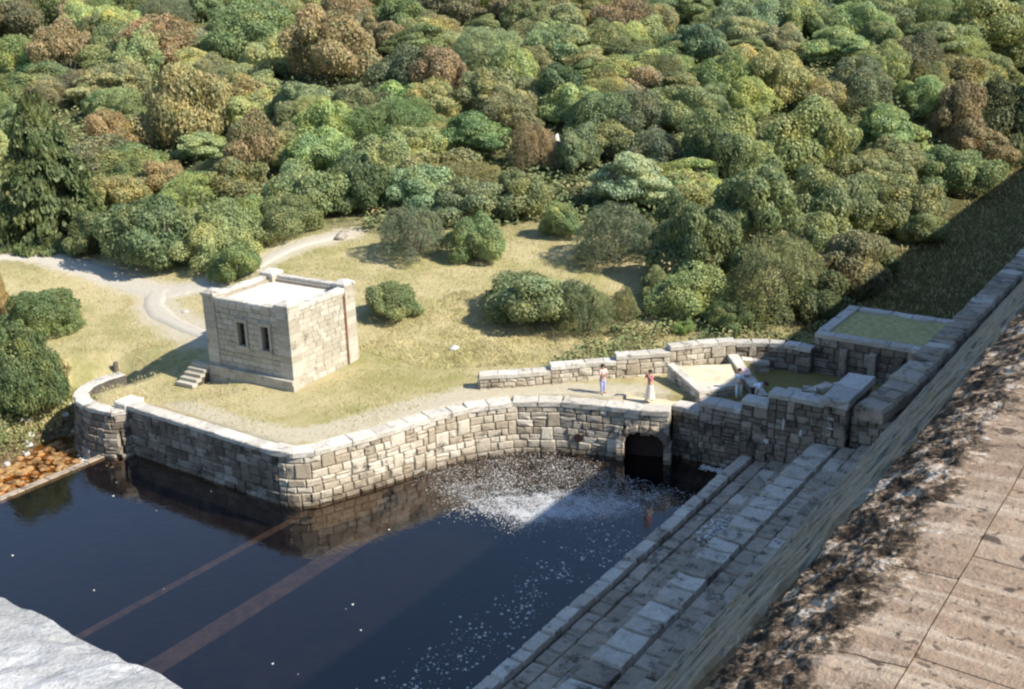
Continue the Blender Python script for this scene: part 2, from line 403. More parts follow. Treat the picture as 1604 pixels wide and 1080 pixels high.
def core(root, path, zt, zb, thick, mat, inset=.10, s0=0, s1=None, step=.5, name='wall_core', batter=.03, skip=None):
    s1 = path.L if s1 is None else s1; mb = MB(); n = max(1, int((s1-s0)/step)); ztf = zt if callable(zt) else (lambda q: zt); zbf = zb if callable(zb) else (lambda q: zb)
    for i in range(n):
        a = s0+(s1-s0)*i/n; b = s0+(s1-s0)*(i+1)/n; q = []
        for s in (a, b):
            t = path.tan(s, .3); out = Vector((t.y, -t.x)); p = path.at(s); q.append((p-out*inset, p-out*(thick-.02)))
        m = (a+b)/2; z1 = ztf(m)-.03; z0 = zbf(m)
        if skip and skip(m) is not None: z0 = max(z0, skip(m))
        bt = batter*(z1-z0)*.9; t = path.tan(m, .3); out = Vector((t.y, -t.x))
        lo = [q[0][0]+out*bt, q[1][0]+out*bt, q[1][1], q[0][1]]; hi = [q[0][0], q[1][0], q[1][1], q[0][1]]
        mb.add([(p.x, p.y, z0) for p in lo]+[(p.x, p.y, z1) for p in hi], [(3, 2, 1, 0), (4, 5, 6, 7), (0, 1, 5, 4), (1, 2, 6, 5), (2, 3, 7, 6), (3, 0, 4, 7)])
    return mb.build(name, mat, root)

#TERRAIN0
def sst(a, b, x):
    k = max(0., min(1., (x-a)/(b-a))); return k*k*(3-2*k)
def lerpt(T, x):
    if x <= T[0][0]: return T[0][1]
    for (a, b), (c, d) in zip(T, T[1:]):
        if x <= c: return b+(d-b)*(x-a)/(c-a)
    return T[-1][1]
WALL = [(-50.4,34.45),(-44,34.4),(-38.7,34.35),(-37.9,34.45),(-37.25,34.75),(-36.75,35.25),(-36.45,35.9),(-36.15,36.7),(-35.5,38.3),(-34.95,40),(-34.3,42.1),(-33.4,43.9),(-31.8,45.8),(-29.9,46.95),(-27.4,47.75),(-25.5,48.2),(-24.2,48.7)]
CURL = [(-55.6,38.2),(-55.75,36.9),(-55.5,35.6),(-54.7,34.5),(-53.4,33.8),(-52.0,33.55),(-50.5,33.7),(-50.05,34.1),(-49.95,34.5)]
_W2 = WALL[1:-2]
BASIN = [(-50.9,35.0)]+[(a,b+.62) if b<34.6 else (a-.45,b+.42) for a,b in _W2]+[(-27.1,48.5),(-26.95,49.5),(-24.2,50.4),(-13.,50.2),(-13.,-60),(-54.6,-60),(-55.2,29.5),(-56.3,33.2),(-56.0,35.2)]+[(-54.5,34.9),(-52,34.0)]
def inpoly(P, x, y):
    c = False; j = len(P)-1
    for i in range(len(P)):
        if (P[i][1] > y) != (P[j][1] > y) and x < (P[j][0]-P[i][0])*(y-P[i][1])/(P[j][1]-P[i][1])+P[i][0]: c = not c
        j = i
    return c
def dseg(x, y, a, b):
    dx, dy = b[0]-a[0], b[1]-a[1]; k = max(0, min(1, ((x-a[0])*dx+(y-a[1])*dy)/(dx*dx+dy*dy)))
    return math.hypot(x-a[0]-k*dx, y-a[1]-k*dy)
PROF = [(0,0),(62,0),(66,.35),(70,.9),(75,1.7),(82,2.4),(90,3.2),(105,5.6),(125,10.),(150,15.2),(180,20.),(230,26),(320,34),(600,50)]
FAR = [(0,.25),(60,.3),(90,.6),(125,1.3),(145,3.2),(170,8.5),(200,15),(260,22),(340,30),(700,48)]
LOWB = [(-56.1,36.9),(-56.6,33.4),(-55.3,29.5),(-54.8,20),(-54.8,-60)]
def hgt(x, y):
    if inpoly(BASIN, x, y):
        return -4.6 if x > -51.3 else -3.42
    d = -x*.5735+y*.8193; lt = x*.8193+y*.5735
    d2 = d-9*sst(-14, -30, lt) if d < 140 else d-9*sst(-14, -30, lt)*(1-(d-140)/60 if d < 200 else 0)
    k = sst(21, 40, -x)
    h = lerpt(PROF, d2)*k+lerpt(FAR, y)*(1-k)
    h += .35*math.sin(x*.11+1.3)*math.sin(y*.13+.4)*sst(75, 95, d)+ 1.6*math.sin(x*.031+.3)*math.sin(y*.037+1.)*sst(95, 130, d)
    h -= .45*sst(4.5, 1.4, math.hypot(x+50.6, y-38.7)) if y < 41.5 else 0
    if x > -24 and 50 <= y < 64: h = .2
    if x > -14.5: h = max(h, .3) if y > 50 else -4.6
    if x < -50.5 and y < 60:
        h -= .3*sst(-50, -55, x)*sst(46, 40, y)
        q = min(dseg(x, y, a, b) for a, b in zip(LOWB, LOWB[1:]))
        if x < -54 or y < 33: h = min(h, -3.35+.62*q+.25*math.sin(x*1.3)*math.sin(y*1.1)*min(1,q))
    return h
#TERRAIN1
TREES=[
(-81.33,51.72,2,9.6,12.33,'conifer',(0.065,0.078,0.032),0,'tall dark pyramidal conifer with drooping yellow-green tipped boughs beside the track'),
(-115.64,92.54,11.5,10.65,6,'dome',(0.148,0.135,0.072),0.8075,'broad russet dome bush, the largest rusty one on the upper left hillside'),
(-123.26,83.78,10.52,8.37,6.28,'stemmy',(0.157,0.136,0.073),0.475,'brown bush with pale grey bare stems showing under its crown, upper left'),
(-106.66,98.81,12.16,12.99,5.85,'dome',(0.121,0.149,0.067),0,'long flat-topped green bush with deep shade beneath, right of the russet dome bush'),
(-100.32,90.99,10.03,5.31,2.81,'dome',(0.184,0.198,0.09),0,'small bright green dome bush below the long flat-topped green bush'),
(-87.2,91.59,10.61,11.52,6.91,'broad',(0.169,0.155,0.076),0.57,'large tan-topped rounded tree on the upper hillside left of centre'),
(-103.32,112.29,15.42,8.31,4.09,'dome',(0.148,0.135,0.072),0.665,'orange-brown bush at the top edge above the large tan-topped tree'),
(-90.94,74.58,5.91,9.64,7.6,'broad',(0.19,0.18,0.085),0.3325,'ragged olive-yellow tree between the dark conifer and the tan-topped tree'),
(-95.11,68.58,5.19,5.8,4.32,'broad',(0.186,0.156,0.07),0.665,'amber-yellow bush just right of the dark conifer top'),
(-83.25,64.89,3.33,5.52,3.04,'broad',(0.169,0.155,0.076),0.5225,'low orange-flecked bush below the olive-yellow tree'),
(-75.45,68.81,3.98,6.87,6.1,'stemmy',(0.117,0.121,0.056),0.57,'orange-crowned tree with dark bare branches showing beneath, behind the stone hut'),
(-66.15,58.48,2.51,4.61,2.95,'dome',(0.152,0.179,0.069),0,'bright lime-green dome bush behind the stone hut'),
(-60.01,51.89,1.63,3.82,2.48,'broad',(0.121,0.149,0.063),0,'leafy green bush touching the track just behind the stone hut'),
(-68.84,51.56,1.48,8.17,4.95,'broad',(0.1,0.124,0.062),0,'wide blue-green bush at the track edge left of the stone hut'),
(-75.4,51.31,1.74,4.99,3.14,'broad',(0.077,0.098,0.045),0.095,'dark green bush at the foot of the conifer beside the track'),
(-65.16,64.27,3.22,6.79,4.19,'broad',(0.154,0.176,0.085),0,'pale green bush above the upper end of the footpath'),
(-51.57,61.53,2.24,5.64,3.58,'fine',(0.094,0.107,0.068),0,'grey-green ball bush with fine leaves at the left end of the clearing edge'),
(-47.24,62.94,2.08,3.93,3,'broad',(0.144,0.175,0.08),0,'small apple-green bush beside the grey-green ball bush'),
(-38.3,68.09,1.94,6.69,3.94,'fine',(0.083,0.096,0.057),0,'large dark ball-shaped bush with fine leaves at the top of the clearing'),
(-43.66,80.14,3.2,7.36,4.31,'layered',(0.2,0.226,0.134),0,'silver-green layered tree with bright leaf plates behind the dark ball bush'),
(-46.08,52.71,0.85,4.08,2.01,'broad',(0.13,0.146,0.067),0,'lone round bush on the dry grass right of the stone hut'),
(-37.92,56.59,0.63,6.74,3.17,'broad',(0.127,0.146,0.075),0,'big spreading bush in the middle of the grassy clearing'),
(-34.45,57.15,0.4,4.01,3.19,'fine',(0.114,0.126,0.064),0,'fine-leaved bush against the right side of the big clearing bush'),
(-33.31,60,0.56,2.54,1.91,'fine',(0.128,0.132,0.062),0.095,'little bush at the right end of the three clearing bushes'),
(-43.14,109.5,8.53,7.22,4.8,'broad',(0.222,0.215,0.092),0.19,'yellow-green tree glowing in the sun on the upper right hillside'),
(-42.26,124.27,10.99,7.31,3.84,'layered',(0.187,0.221,0.101),0,'bright green layered dome tree at the upper right'),
(-35.21,128.12,9.44,6.73,3.96,'dome',(0.087,0.091,0.053),0.1425,'dark brownish dome bush right of the bright layered dome'),
(-33.23,148.59,10.16,12.94,7.22,'broad',(0.15,0.16,0.063),0.095,'big mustard-green tree near the top right corner'),
(-43.2,147.06,14.06,8.81,3.96,'dome',(0.184,0.198,0.09),0,'flat-topped green bush at the top edge, left of the big mustard tree'),
(-53.21,140.55,14.37,9.63,4.33,'dome',(0.096,0.12,0.069),0,'blue-green rounded bush at the top edge of the right half'),
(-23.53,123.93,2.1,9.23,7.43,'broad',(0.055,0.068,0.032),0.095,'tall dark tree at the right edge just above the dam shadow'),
(-31.21,150.19,8.78,7.09,4.35,'broad',(0.14,0.151,0.065),0.095,'olive bush at the right edge below the big mustard tree'),
(-28.23,119.29,3.7,6.51,5.97,'broad',(0.127,0.114,0.064),0.3325,'brown-flecked tree left of the dark tree at the right edge'),
(-31.02,107.26,3.46,8.49,5.57,'layered',(0.165,0.2,0.088),0,'glossy bright green tree with hanging leaf clusters on the right'),
(-24.85,106.86,1.11,7.08,4.56,'broad',(0.122,0.15,0.071),0,'green bush close to the edge of the dam shadow on the right'),
(-34.7,96.83,3.89,9.13,5.94,'broad',(0.172,0.182,0.079),0,'golden-green bushy tree in the middle of the right-hand thicket'),
(-41.13,91.93,4.66,7.95,4.9,'broad',(0.151,0.166,0.072),0,'light green tree at the left side of the right-hand thicket'),
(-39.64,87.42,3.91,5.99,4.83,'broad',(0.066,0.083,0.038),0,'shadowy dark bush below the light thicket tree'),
(-31.73,77.2,1.65,7.66,5.73,'broad',(0.12,0.14,0.066),0,'tall grey-green tree leaning at the centre of the right-hand thicket'),
(-28.13,83.69,1.37,7.45,5.54,'broad',(0.12,0.136,0.069),0,'mid-green tree right of the tall thicket tree'),
(-24.78,90.78,0.96,7.26,4.29,'broad',(0.131,0.146,0.071),0.1425,'speckled green tree left of the dam shadow edge'),
(-31.02,67.43,0.92,6.52,5.17,'broad',(0.093,0.109,0.052),0,'dark leafy tree at the lower left corner of the thicket'),
(-25.28,65.71,0.4,6.77,5.13,'fine',(0.134,0.137,0.067),0,'soft willowy tree above the curved end of the back wall'),
(-23.12,72.84,0.46,6.09,4.35,'broad',(0.118,0.118,0.067),0.19,'dull brown-green bush where the thicket meets the dam shadow'),
(-28.82,63.09,0.45,2.05,1.57,'layered',(0.196,0.229,0.087),0,'small bright yellow-green shrub at the foot of the thicket'),
(-28.97,60.09,0.31,1.35,0.89,'broad',(0.124,0.176,0.066),0,'little green shrub behind the back wall at the thicket foot'),
(-62.24,83.5,5.45,6.65,3.91,'layered',(0.113,0.157,0.067),0,'vivid green bush with dark gaps near the centre of the hillside'),
(-71.33,91.45,8.92,7.16,5.39,'stemmy',(0.148,0.127,0.079),0.57,'pinkish brown tree on the hillside above centre'),
(-75.66,90.61,9.42,7.26,5.15,'broad',(0.078,0.095,0.053),0.095,'dark green tree left of the pinkish brown tree'),
(-55.69,83.91,4.67,4.85,4.28,'fine',(0.168,0.142,0.083),0.475,'brown wispy bush right of the vivid green bush'),
(-59.83,95.38,8.09,6.03,4.51,'broad',(0.068,0.093,0.044),0,'deep green bush with a black shaded side at the middle of the hillside'),
(-73.44,101.79,11.36,8.39,4.46,'fine',(0.176,0.198,0.105),0,'pale willowy rounded bush below the top edge near the centre'),
(-89.19,115.68,15.12,8.03,4.58,'broad',(0.076,0.081,0.047),0.19,'dim dark bush at the top edge left of centre'),
(-81.18,117.48,14.72,7.08,4.49,'broad',(0.098,0.098,0.063),0.3325,'mauve-brown bush at the top edge beside the dim bush'),
(-67.43,120.96,13.76,7.23,4.3,'stemmy',(0.157,0.128,0.08),0.475,'pinkish bush near the top edge right of centre'),
(-51.63,95.88,6.88,7.36,3.31,'dome',(0.099,0.107,0.064),0,'low grey-green rounded bush right of the deep green bush'),
(-47.47,89.44,4.84,6.33,2.85,'dome',(0.089,0.101,0.062),0,'low dark spreading bush above the silver-green tree'),
(-52.43,85.98,4.69,5.19,3.82,'broad',(0.111,0.13,0.068),0,'green bush close to the small white stone on the hillside'),
(-54.18,113.5,11.26,6.91,4.83,'broad',(0.091,0.119,0.065),0,'round shady green bush with a dark base right of the straw patch'),
(-55.42,131.79,13.36,9.27,4.17,'dome',(0.147,0.178,0.104),0,'soft mint-green rounded bush near the top edge on the right'),
(-36.66,114.1,7.7,7.11,4.34,'dome',(0.104,0.116,0.066),0,'dusky rounded mound bush below the bright layered dome'),
(-50,73.52,2.97,5.68,3.73,'broad',(0.13,0.146,0.067),0.1425,'olive-green bush above the bare soil at the clearing top'),
(-44.5,70.58,2.53,3.41,2.5,'broad',(0.154,0.18,0.081),0,'leafy light green bush left of the large dark ball bush'),
(-62.02,66.98,3.34,5.77,4.61,'broad',(0.072,0.093,0.044),0,'dark green bush beside the upper end of the footpath'),
(-73.86,81.45,7.08,7.42,4.04,'dome',(0.12,0.132,0.069),0.1425,'olive rounded mound bush in the middle left of the hillside'),
(-65.22,74,4.43,6.76,3.82,'broad',(0.173,0.188,0.088),0,'sunny light green bush below the olive mound'),
(-59.09,74.33,3.78,7.11,3.6,'broad',(0.17,0.169,0.078),0.2375,'yellowish spreading bush left of the bush above the clearing'),
(-82.45,82.48,8.03,7.77,3.5,'broad',(0.144,0.167,0.091),0,'mint-green mound below the tan-topped tree'),
(-129.65,80.41,10.79,8.58,4.29,'dome',(0.151,0.17,0.068),0,'bright green bush at the left edge of the upper hillside'),
(-106.42,65.44,5.92,5.85,4.11,'broad',(0.142,0.161,0.074),0,'pale green bush at the left edge beside the conifer top'),
(-147.69,93.1,14.63,9.73,5.05,'broad',(0.076,0.081,0.047),0.19,'dim brownish bush in the top left corner'),
(-36.05,73.12,2.07,4.26,3.73,'broad',(0.088,0.109,0.051),0,'dark green bush filling the gap right of the large dark ball bush'),
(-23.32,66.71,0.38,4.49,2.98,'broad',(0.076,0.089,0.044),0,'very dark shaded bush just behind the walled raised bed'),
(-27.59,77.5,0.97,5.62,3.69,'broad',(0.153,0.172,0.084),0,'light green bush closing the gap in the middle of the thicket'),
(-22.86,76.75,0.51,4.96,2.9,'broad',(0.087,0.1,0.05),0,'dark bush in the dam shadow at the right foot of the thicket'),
(-22.64,88.64,0.74,4.53,2.44,'broad',(0.14,0.151,0.069),0,'green bush straddling the edge of the dam shadow on the turf strip'),
(-26.64,62.32,0.34,3.19,1.88,'broad',(0.12,0.14,0.062),0,'green shrub directly behind the curved end of the back wall'),
(-32.7,63.67,0.81,2.96,2.1,'broad',(0.151,0.161,0.071),0.095,'weedy light shrub between the little clearing bush and the thicket'),
(-66.64,40.6,-0.25,5.48,3.12,'nearbush',(0.094,0.118,0.049),0,'round dark green bush on the grass at the left edge, the upper of two'),
(-58.81,33.7,-1.84,5.08,5.27,'nearbush',(0.088,0.108,0.047),0,'large round dark green bush at the left edge above the stream'),
(-71.35,40.42,-0.03,2.12,3.3,'broad',(0.219,0.187,0.085),0.57,'amber-yellow shrub cut off by the left edge between the two round bushes'),
(-116.67,75.67,8.49,6.63,3.19,'fine',(0.183,0.166,0.096),0.075,'silvery green wispy bush just below the bright bush at left edge'),
(-158.01,119.29,19.55,8.02,4.62,'dome',(0.117,0.14,0.064),0,'mid-green dome bush just above the russet dome bush'),
(-142.63,140.56,21.93,8.89,5.32,'dome',(0.224,0.235,0.094),0,'yellowish dome bush just above the orange bush at frame top'),
(-73.84,122.23,14.74,5.9,2.82,'broad',(0.175,0.16,0.073),0,'olive bush just left of the pinkish bush at top'),
(-64.28,142.82,15.84,5.86,3.68,'layered',(0.187,0.217,0.084),0,'yellowish layered bush just above the soft mint bush'),
(-38.48,145.2,13.01,7.33,4.6,'fine',(0.142,0.164,0.072),0.04,'olive wispy bush just right of the flat green bush'),
(-54.11,104.94,9.66,6.39,3.52,'fine',(0.128,0.127,0.063),0.04,'mid-green wispy bush just below the round shady bush'),
(-88.83,132.38,17.36,7.33,4.29,'fine',(0.127,0.123,0.056),0.075,'mid-green wispy bush just above the mauve-brown bush'),
(-86.01,71.58,4.9,6.74,3.03,'layered',(0.18,0.208,0.1),0.04,'light green layered bush just above the orange-flecked bush'),
(-25.5,118.65,2.33,6.71,3.46,'dome',(0.206,0.162,0.092),0.06,'brownish dome bush just above the bush by dam shadow'),
(-99.4,120.09,16.46,7.63,4.35,'broad',(0.217,0.226,0.093),0.04,'yellowish bush just left of the dim bush at top'),
(-79.59,148.15,17.43,7.46,4.74,'layered',(0.169,0.228,0.096),0,'light green layered bush just above the pinkish bush at top'),
(-139.97,108.56,16.02,7.43,4.42,'dome',(0.125,0.135,0.062),0,'mid-green dome bush just right of the grey-stemmed bush'),
(-83.99,59.89,2.69,5.94,3.31,'broad',(0.2,0.178,0.083),0,'yellowish bush just left of the orange-flecked bush'),
(-64.19,53.43,1.84,5.45,2.96,'broad',(0.208,0.223,0.103),0.075,'light green bush just above the bush behind the hut'),
(-134,121.98,18.34,6.79,4.19,'broad',(0.17,0.185,0.1),0,'silvery green bush just above the flat-topped green bush'),
(-34.21,207.68,19.09,9.33,5.48,'dome',(0.195,0.213,0.093),0,'light green dome bush just above the big mustard tree'),
(-169.39,107.22,19.17,6.7,3.69,'layered',(0.165,0.162,0.104),0.04,'silvery green layered bush just above the dim bush top left'),
(-151.64,120.96,19.42,7.06,3.58,'dome',(0.154,0.156,0.072),0.04,'olive dome bush just above the russet dome bush'),
(-84.24,161.86,19.16,6.75,3.23,'layered',(0.172,0.177,0.106),0.075,'silvery green layered bush just above the pinkish bush at top'),
(-143.97,84.14,13.18,6.53,3.7,'dome',(0.184,0.178,0.101),0.04,'silvery green dome bush just left of the bright bush at left edge'),
(-168.35,98.78,17.71,8.91,5.01,'layered',(0.185,0.174,0.081),0,'light green layered bush just left of the dim bush top left'),
(-69.79,87.66,7.77,7.16,4.07,'broad',(0.208,0.191,0.086),0,'light green bush just below the pinkish brown tree'),
(-45.81,181.24,17.56,6.37,3.02,'broad',(0.206,0.196,0.102),0.04,'light green bush just right of the flat green bush'),
(-140.25,129.27,20.26,8.21,4.54,'layered',(0.219,0.231,0.1),0,'yellowish layered bush just above the flat-topped green bush'),
(-117.21,68.37,7.57,7.2,3.25,'fine',(0.115,0.145,0.064),0,'mid-green wispy bush just left of the pale bush at left edge'),
(-162.87,100.12,17.29,9.02,5.88,'dome',(0.192,0.21,0.1),0,'silvery green dome bush just above the dim bush top left'),
(-95.17,115.76,15.69,6.91,4.15,'layered',(0.136,0.143,0.07),0.075,'grey-green layered bush just left of the dim bush at top'),
(-191.36,118.35,22.46,9.32,5.03,'dome',(0.108,0.133,0.055),0.075,'mid-green dome bush just above the dim bush top left'),
(-119.14,74.62,8.62,7.24,3.3,'broad',(0.121,0.137,0.061),0,'mid-green bush just below the bright bush at left edge'),
(-49.46,105.18,8.86,6.95,3.13,'dome',(0.138,0.161,0.066),0,'mid-green dome bush just below the round shady bush'),
(-69.62,159.94,17.63,8.05,5.27,'dome',(0.139,0.16,0.071),0.075,'mid-green dome bush just above the soft mint bush'),
(-50.94,119.11,11.47,5.86,2.65,'layered',(0.127,0.141,0.062),0.04,'mid-green layered bush just below the soft mint bush'),
(-55.6,108.53,10.65,6.5,2.94,'broad',(0.118,0.152,0.06),0,'mid-green bush just left of the round shady bush'),
(-48.59,193.73,19.49,8.92,4.8,'broad',(0.181,0.186,0.082),0,'light green bush just above the flat green bush'),
(-97.28,87.1,9.07,6.08,3.18,'dome',(0.187,0.192,0.098),0,'light green dome bush just below the small bright dome'),
(-91.33,64.88,4.17,8,3.78,'dome',(0.121,0.122,0.069),0.04,'grey-green dome bush just below the amber bush'),
(-38.33,110.08,7.54,5.36,2.96,'dome',(0.207,0.181,0.088),0.04,'light green dome bush just left of the dusky mound bush'),
(-28.6,175.62,11.72,7.46,3.97,'broad',(0.137,0.125,0.066),0.04,'mid-green bush just right of the olive bush at right edge'),
(-59.25,108.93,11.26,6.46,2.94,'broad',(0.116,0.123,0.059),0,'mid-green bush just below the pinkish bush at top'),
(-178.35,110.37,20.24,9.17,5.97,'dome',(0.176,0.168,0.075),0.075,'olive dome bush just above the dim bush top left'),
(-68.12,145.21,16.36,7.59,4.36,'fine',(0.169,0.18,0.091),0,'light green wispy bush just left of the soft mint bush'),
(-72.73,78.9,6.29,7.41,3.69,'fine',(0.11,0.151,0.062),0.04,'mid-green wispy bush just below the olive mound'),
(-37.68,91.66,4.16,5.21,2.92,'dome',(0.178,0.21,0.099),0.075,'light green dome bush just right of the shadowy thicket bush'),
(-51.4,101.93,8.45,7.5,3.38,'layered',(0.133,0.134,0.06),0.04,'mid-green layered bush just right of the grey rounded bush'),
(-40.79,183.46,17.67,8.68,4.16,'stemmy',(0.197,0.142,0.095),0.06,'brownish twiggy bush just above the big mustard tree'),
(-53.64,170.69,16.96,8.04,5.11,'broad',(0.181,0.202,0.111),0,'silvery green bush just above the flat green bush'),
(-70.99,111.17,12.75,5.4,3.23,'broad',(0.211,0.231,0.097),0,'light green bush just right of the mauve-brown bush'),
(-123.93,74.61,9.19,6.18,2.94,'dome',(0.113,0.125,0.062),0,'mid-green dome bush just below the bright bush at left edge'),
(-45.49,171.47,16.48,8.06,4.73,'dome',(0.11,0.149,0.059),0.075,'mid-green dome bush just above the flat green bush'),
(-131.09,144.7,21.57,8.86,4.31,'dome',(0.151,0.153,0.073),0,'olive dome bush just above the orange bush at frame top'),
(-30.12,135.57,6.73,6.09,3.6,'dome',(0.216,0.209,0.088),0,'yellowish dome bush just below the olive bush at right edge'),
(-114.06,64.59,6.72,8.28,3.72,'dome',(0.171,0.205,0.095),0.075,'light green dome bush just left of the pale bush at left edge'),
(-56.37,101.98,9.32,6.97,3.36,'dome',(0.223,0.216,0.086),0,'yellowish dome bush just above the grey rounded bush'),
(-134.39,95.79,13.84,8.24,5.09,'broad',(0.202,0.224,0.097),0,'light green bush just above the grey-stemmed bush'),
(-81.97,126.68,16.35,7.61,4.48,'dome',(0.193,0.23,0.103),0,'light green dome bush just right of the mauve-brown bush'),
(-151.05,89.51,14.51,7.61,3.48,'dome',(0.148,0.164,0.093),0,'silvery green dome bush just left of the dim bush top left'),
(-144.17,108.44,16.35,6.4,4.2,'fine',(0.249,0.231,0.104),0,'yellowish wispy bush just above the russet dome bush'),
(-40.2,132.38,11.85,5.98,3.25,'broad',(0.136,0.15,0.07),0,'mid-green bush just below the flat green bush'),
(-93.01,161.35,20.03,7.3,3.9,'dome',(0.115,0.143,0.061),0,'mid-green dome bush just above the pinkish bush at top'),
(-124.89,81.3,10.33,6.2,3.41,'broad',(0.111,0.161,0.068),0,'mid-green bush just left of the grey-stemmed bush'),
(-40.52,82.96,3.39,6.53,2.94,'broad',(0.191,0.185,0.083),0,'yellowish bush just left of the shadowy thicket bush'),
(-124.42,133.82,19.54,8.13,4.15,'dome',(0.116,0.128,0.076),0.04,'grey-green dome bush just above the orange bush at frame top'),
(-168.7,134.49,22.47,8.18,4.33,'layered',(0.24,0.201,0.093),0,'yellowish layered bush just above the russet dome bush'),
(-119.15,87.44,10.72,8.48,3.94,'dome',(0.188,0.196,0.093),0,'light green dome bush just right of the grey-stemmed bush'),
(-37.27,122.32,9.57,5.97,3.44,'dome',(0.191,0.202,0.089),0,'light green dome bush just above the dusky mound bush'),
(-54.19,93.24,6.57,6.55,3.69,'dome',(0.11,0.142,0.073),0.04,'grey-green dome bush just left of the grey rounded bush'),
(-108.32,137.41,19,7.23,4.35,'dome',(0.126,0.163,0.067),0,'mid-green dome bush just above the dim bush at top'),
(-31.89,172.58,13.05,6.32,3.91,'broad',(0.197,0.224,0.101),0.075,'light green bush just right of the big mustard tree'),
(-79.12,175.2,20.12,7.79,3.85,'dome',(0.205,0.217,0.102),0.075,'light green dome bush just above the soft mint bush'),
(-65.89,135.68,15.31,5.82,3.62,'broad',(0.126,0.132,0.082),0.04,'grey-green bush just above the round shady bush'),
(-90.62,146.73,18.47,6.97,3.74,'fine',(0.119,0.14,0.062),0.075,'mid-green wispy bush just right of the mauve-brown bush'),
(-129.75,98.72,13.94,7.24,3.52,'broad',(0.165,0.215,0.099),0.04,'light green bush just left of the russet dome bush'),
(-83.31,101.89,12.2,7.69,3.83,'layered',(0.12,0.137,0.059),0,'mid-green layered bush just above the dark green tree'),
(-143.95,115.71,17.8,6.34,3.27,'dome',(0.173,0.197,0.097),0.075,'light green dome bush just above the russet dome bush'),
(-168.12,119.46,20.34,8.32,4.8,'broad',(0.212,0.221,0.097),0.075,'light green bush just right of the dim bush top left'),
(-119.89,149,21.57,9.4,5.76,'broad',(0.164,0.159,0.101),0,'silvery green bush just above the dim bush at top'),
(-101.69,75.82,7.13,6.16,2.77,'broad',(0.12,0.143,0.064),0.075,'mid-green bush just above the amber bush'),
(-91.69,85.33,8.61,6.52,3.4,'broad',(0.161,0.17,0.083),0,'olive bush just below the small bright dome'),
(-180.5,129.66,22.85,8.93,4.5,'broad',(0.117,0.136,0.057),0.04,'mid-green bush just above the dim bush top left'),
(-57.24,94.2,7.34,6.75,3.41,'broad',(0.209,0.234,0.104),0,'light green bush just below the deep green bush'),
(-31.77,133.23,7.73,7.23,3.53,'broad',(0.18,0.155,0.072),0,'olive bush just right of the dark brown dome'),
(-111.48,78.85,8.45,5.96,2.86,'broad',(0.183,0.177,0.088),0,'yellowish bush just below the grey-stemmed bush'),
(-75.19,162.67,18.37,8.54,5.51,'broad',(0.164,0.138,0.085),0.06,'brownish bush just above the soft mint bush'),
(-137.12,140.75,21.53,7.19,4.18,'dome',(0.186,0.163,0.079),0,'olive dome bush just above the flat-topped green bush'),
(-118.9,78.82,9.22,7.15,3.66,'layered',(0.108,0.128,0.06),0,'mid-green layered bush just below the grey-stemmed bush'),
(-87.4,64.57,3.69,6.55,2.95,'dome',(0.129,0.146,0.06),0.04,'mid-green dome bush just left of the orange-flecked bush'),
(-168.41,102.62,18.4,7.63,4.16,'dome',(0.136,0.162,0.062),0,'mid-green dome bush just above the bright bush at left edge'),
(-81.14,105.56,12.58,5.52,2.67,'broad',(0.21,0.21,0.103),0,'light green bush just left of the pale willowy bush'),
(-47.71,105.38,8.57,7.35,4.22,'dome',(0.112,0.145,0.058),0.04,'mid-green dome bush just left of the yellow-green tree'),
(-63.33,113.96,12.47,5.82,2.98,'dome',(0.226,0.238,0.096),0,'yellowish dome bush just below the pinkish bush at top'),
(-40.93,83.92,3.54,7.05,3.17,'layered',(0.208,0.231,0.093),0,'yellowish layered bush just left of the shadowy thicket bush'),
(-151.9,124.63,20.04,8.23,4.08,'broad',(0.161,0.158,0.105),0.075,'silvery green bush just above the russet dome bush'),
(-159.65,111.03,18.65,9,5.21,'layered',(0.179,0.176,0.082),0.075,'light green layered bush just right of the dim bush top left'),
(-117.36,113.29,15.74,7.79,4.08,'broad',(0.185,0.193,0.09),0,'light green bush just above the flat-topped green bush'),
(-145.49,130.95,20.82,8.94,5.24,'layered',(0.196,0.179,0.087),0.075,'light green layered bush just above the flat-topped green bush'),
(-138.58,121.36,18.62,8.05,4.7,'broad',(0.17,0.192,0.093),0.04,'light green bush just above the russet dome bush'),
(-80.44,122.85,15.61,7.83,5.1,'dome',(0.162,0.145,0.075),0.075,'olive dome bush just right of the mauve-brown bush'),
(-144.59,100.98,15.24,6.6,4,'broad',(0.221,0.167,0.098),0.06,'brownish bush just above the grey-stemmed bush'),
(-48.82,143.46,14.29,6.45,3.73,'layered',(0.147,0.171,0.08),0,'olive layered bush just right of the blue-green bush'),
(-48.47,157.59,15.77,7.64,3.98,'layered',(0.164,0.212,0.094),0,'light green layered bush just above the flat green bush'),
(-30.23,143.33,7.27,6.37,3.59,'broad',(0.124,0.137,0.063),0,'mid-green bush just below the olive bush at right edge'),
(-140.3,117.41,17.87,7.34,4.75,'broad',(0.179,0.219,0.091),0,'light green bush just left of the flat-topped green bush'),
(-151.25,107.7,17.01,7.36,4.01,'fine',(0.171,0.193,0.094),0.075,'light green wispy bush just above the grey-stemmed bush'),
(-50.9,181.44,17.85,6.74,3.29,'dome',(0.214,0.2,0.101),0,'light green dome bush just above the flat green bush'),
(-61.03,101.7,9.95,6,2.97,'layered',(0.12,0.147,0.062),0,'mid-green layered bush just above the deep green bush'),
(-55.64,110.8,11.07,5.67,2.98,'layered',(0.116,0.134,0.069),0.04,'grey-green layered bush just left of the round shady bush'),
(-178.57,116.1,20.94,9.4,5.93,'dome',(0.229,0.216,0.1),0.04,'yellowish dome bush just above the dim bush top left'),
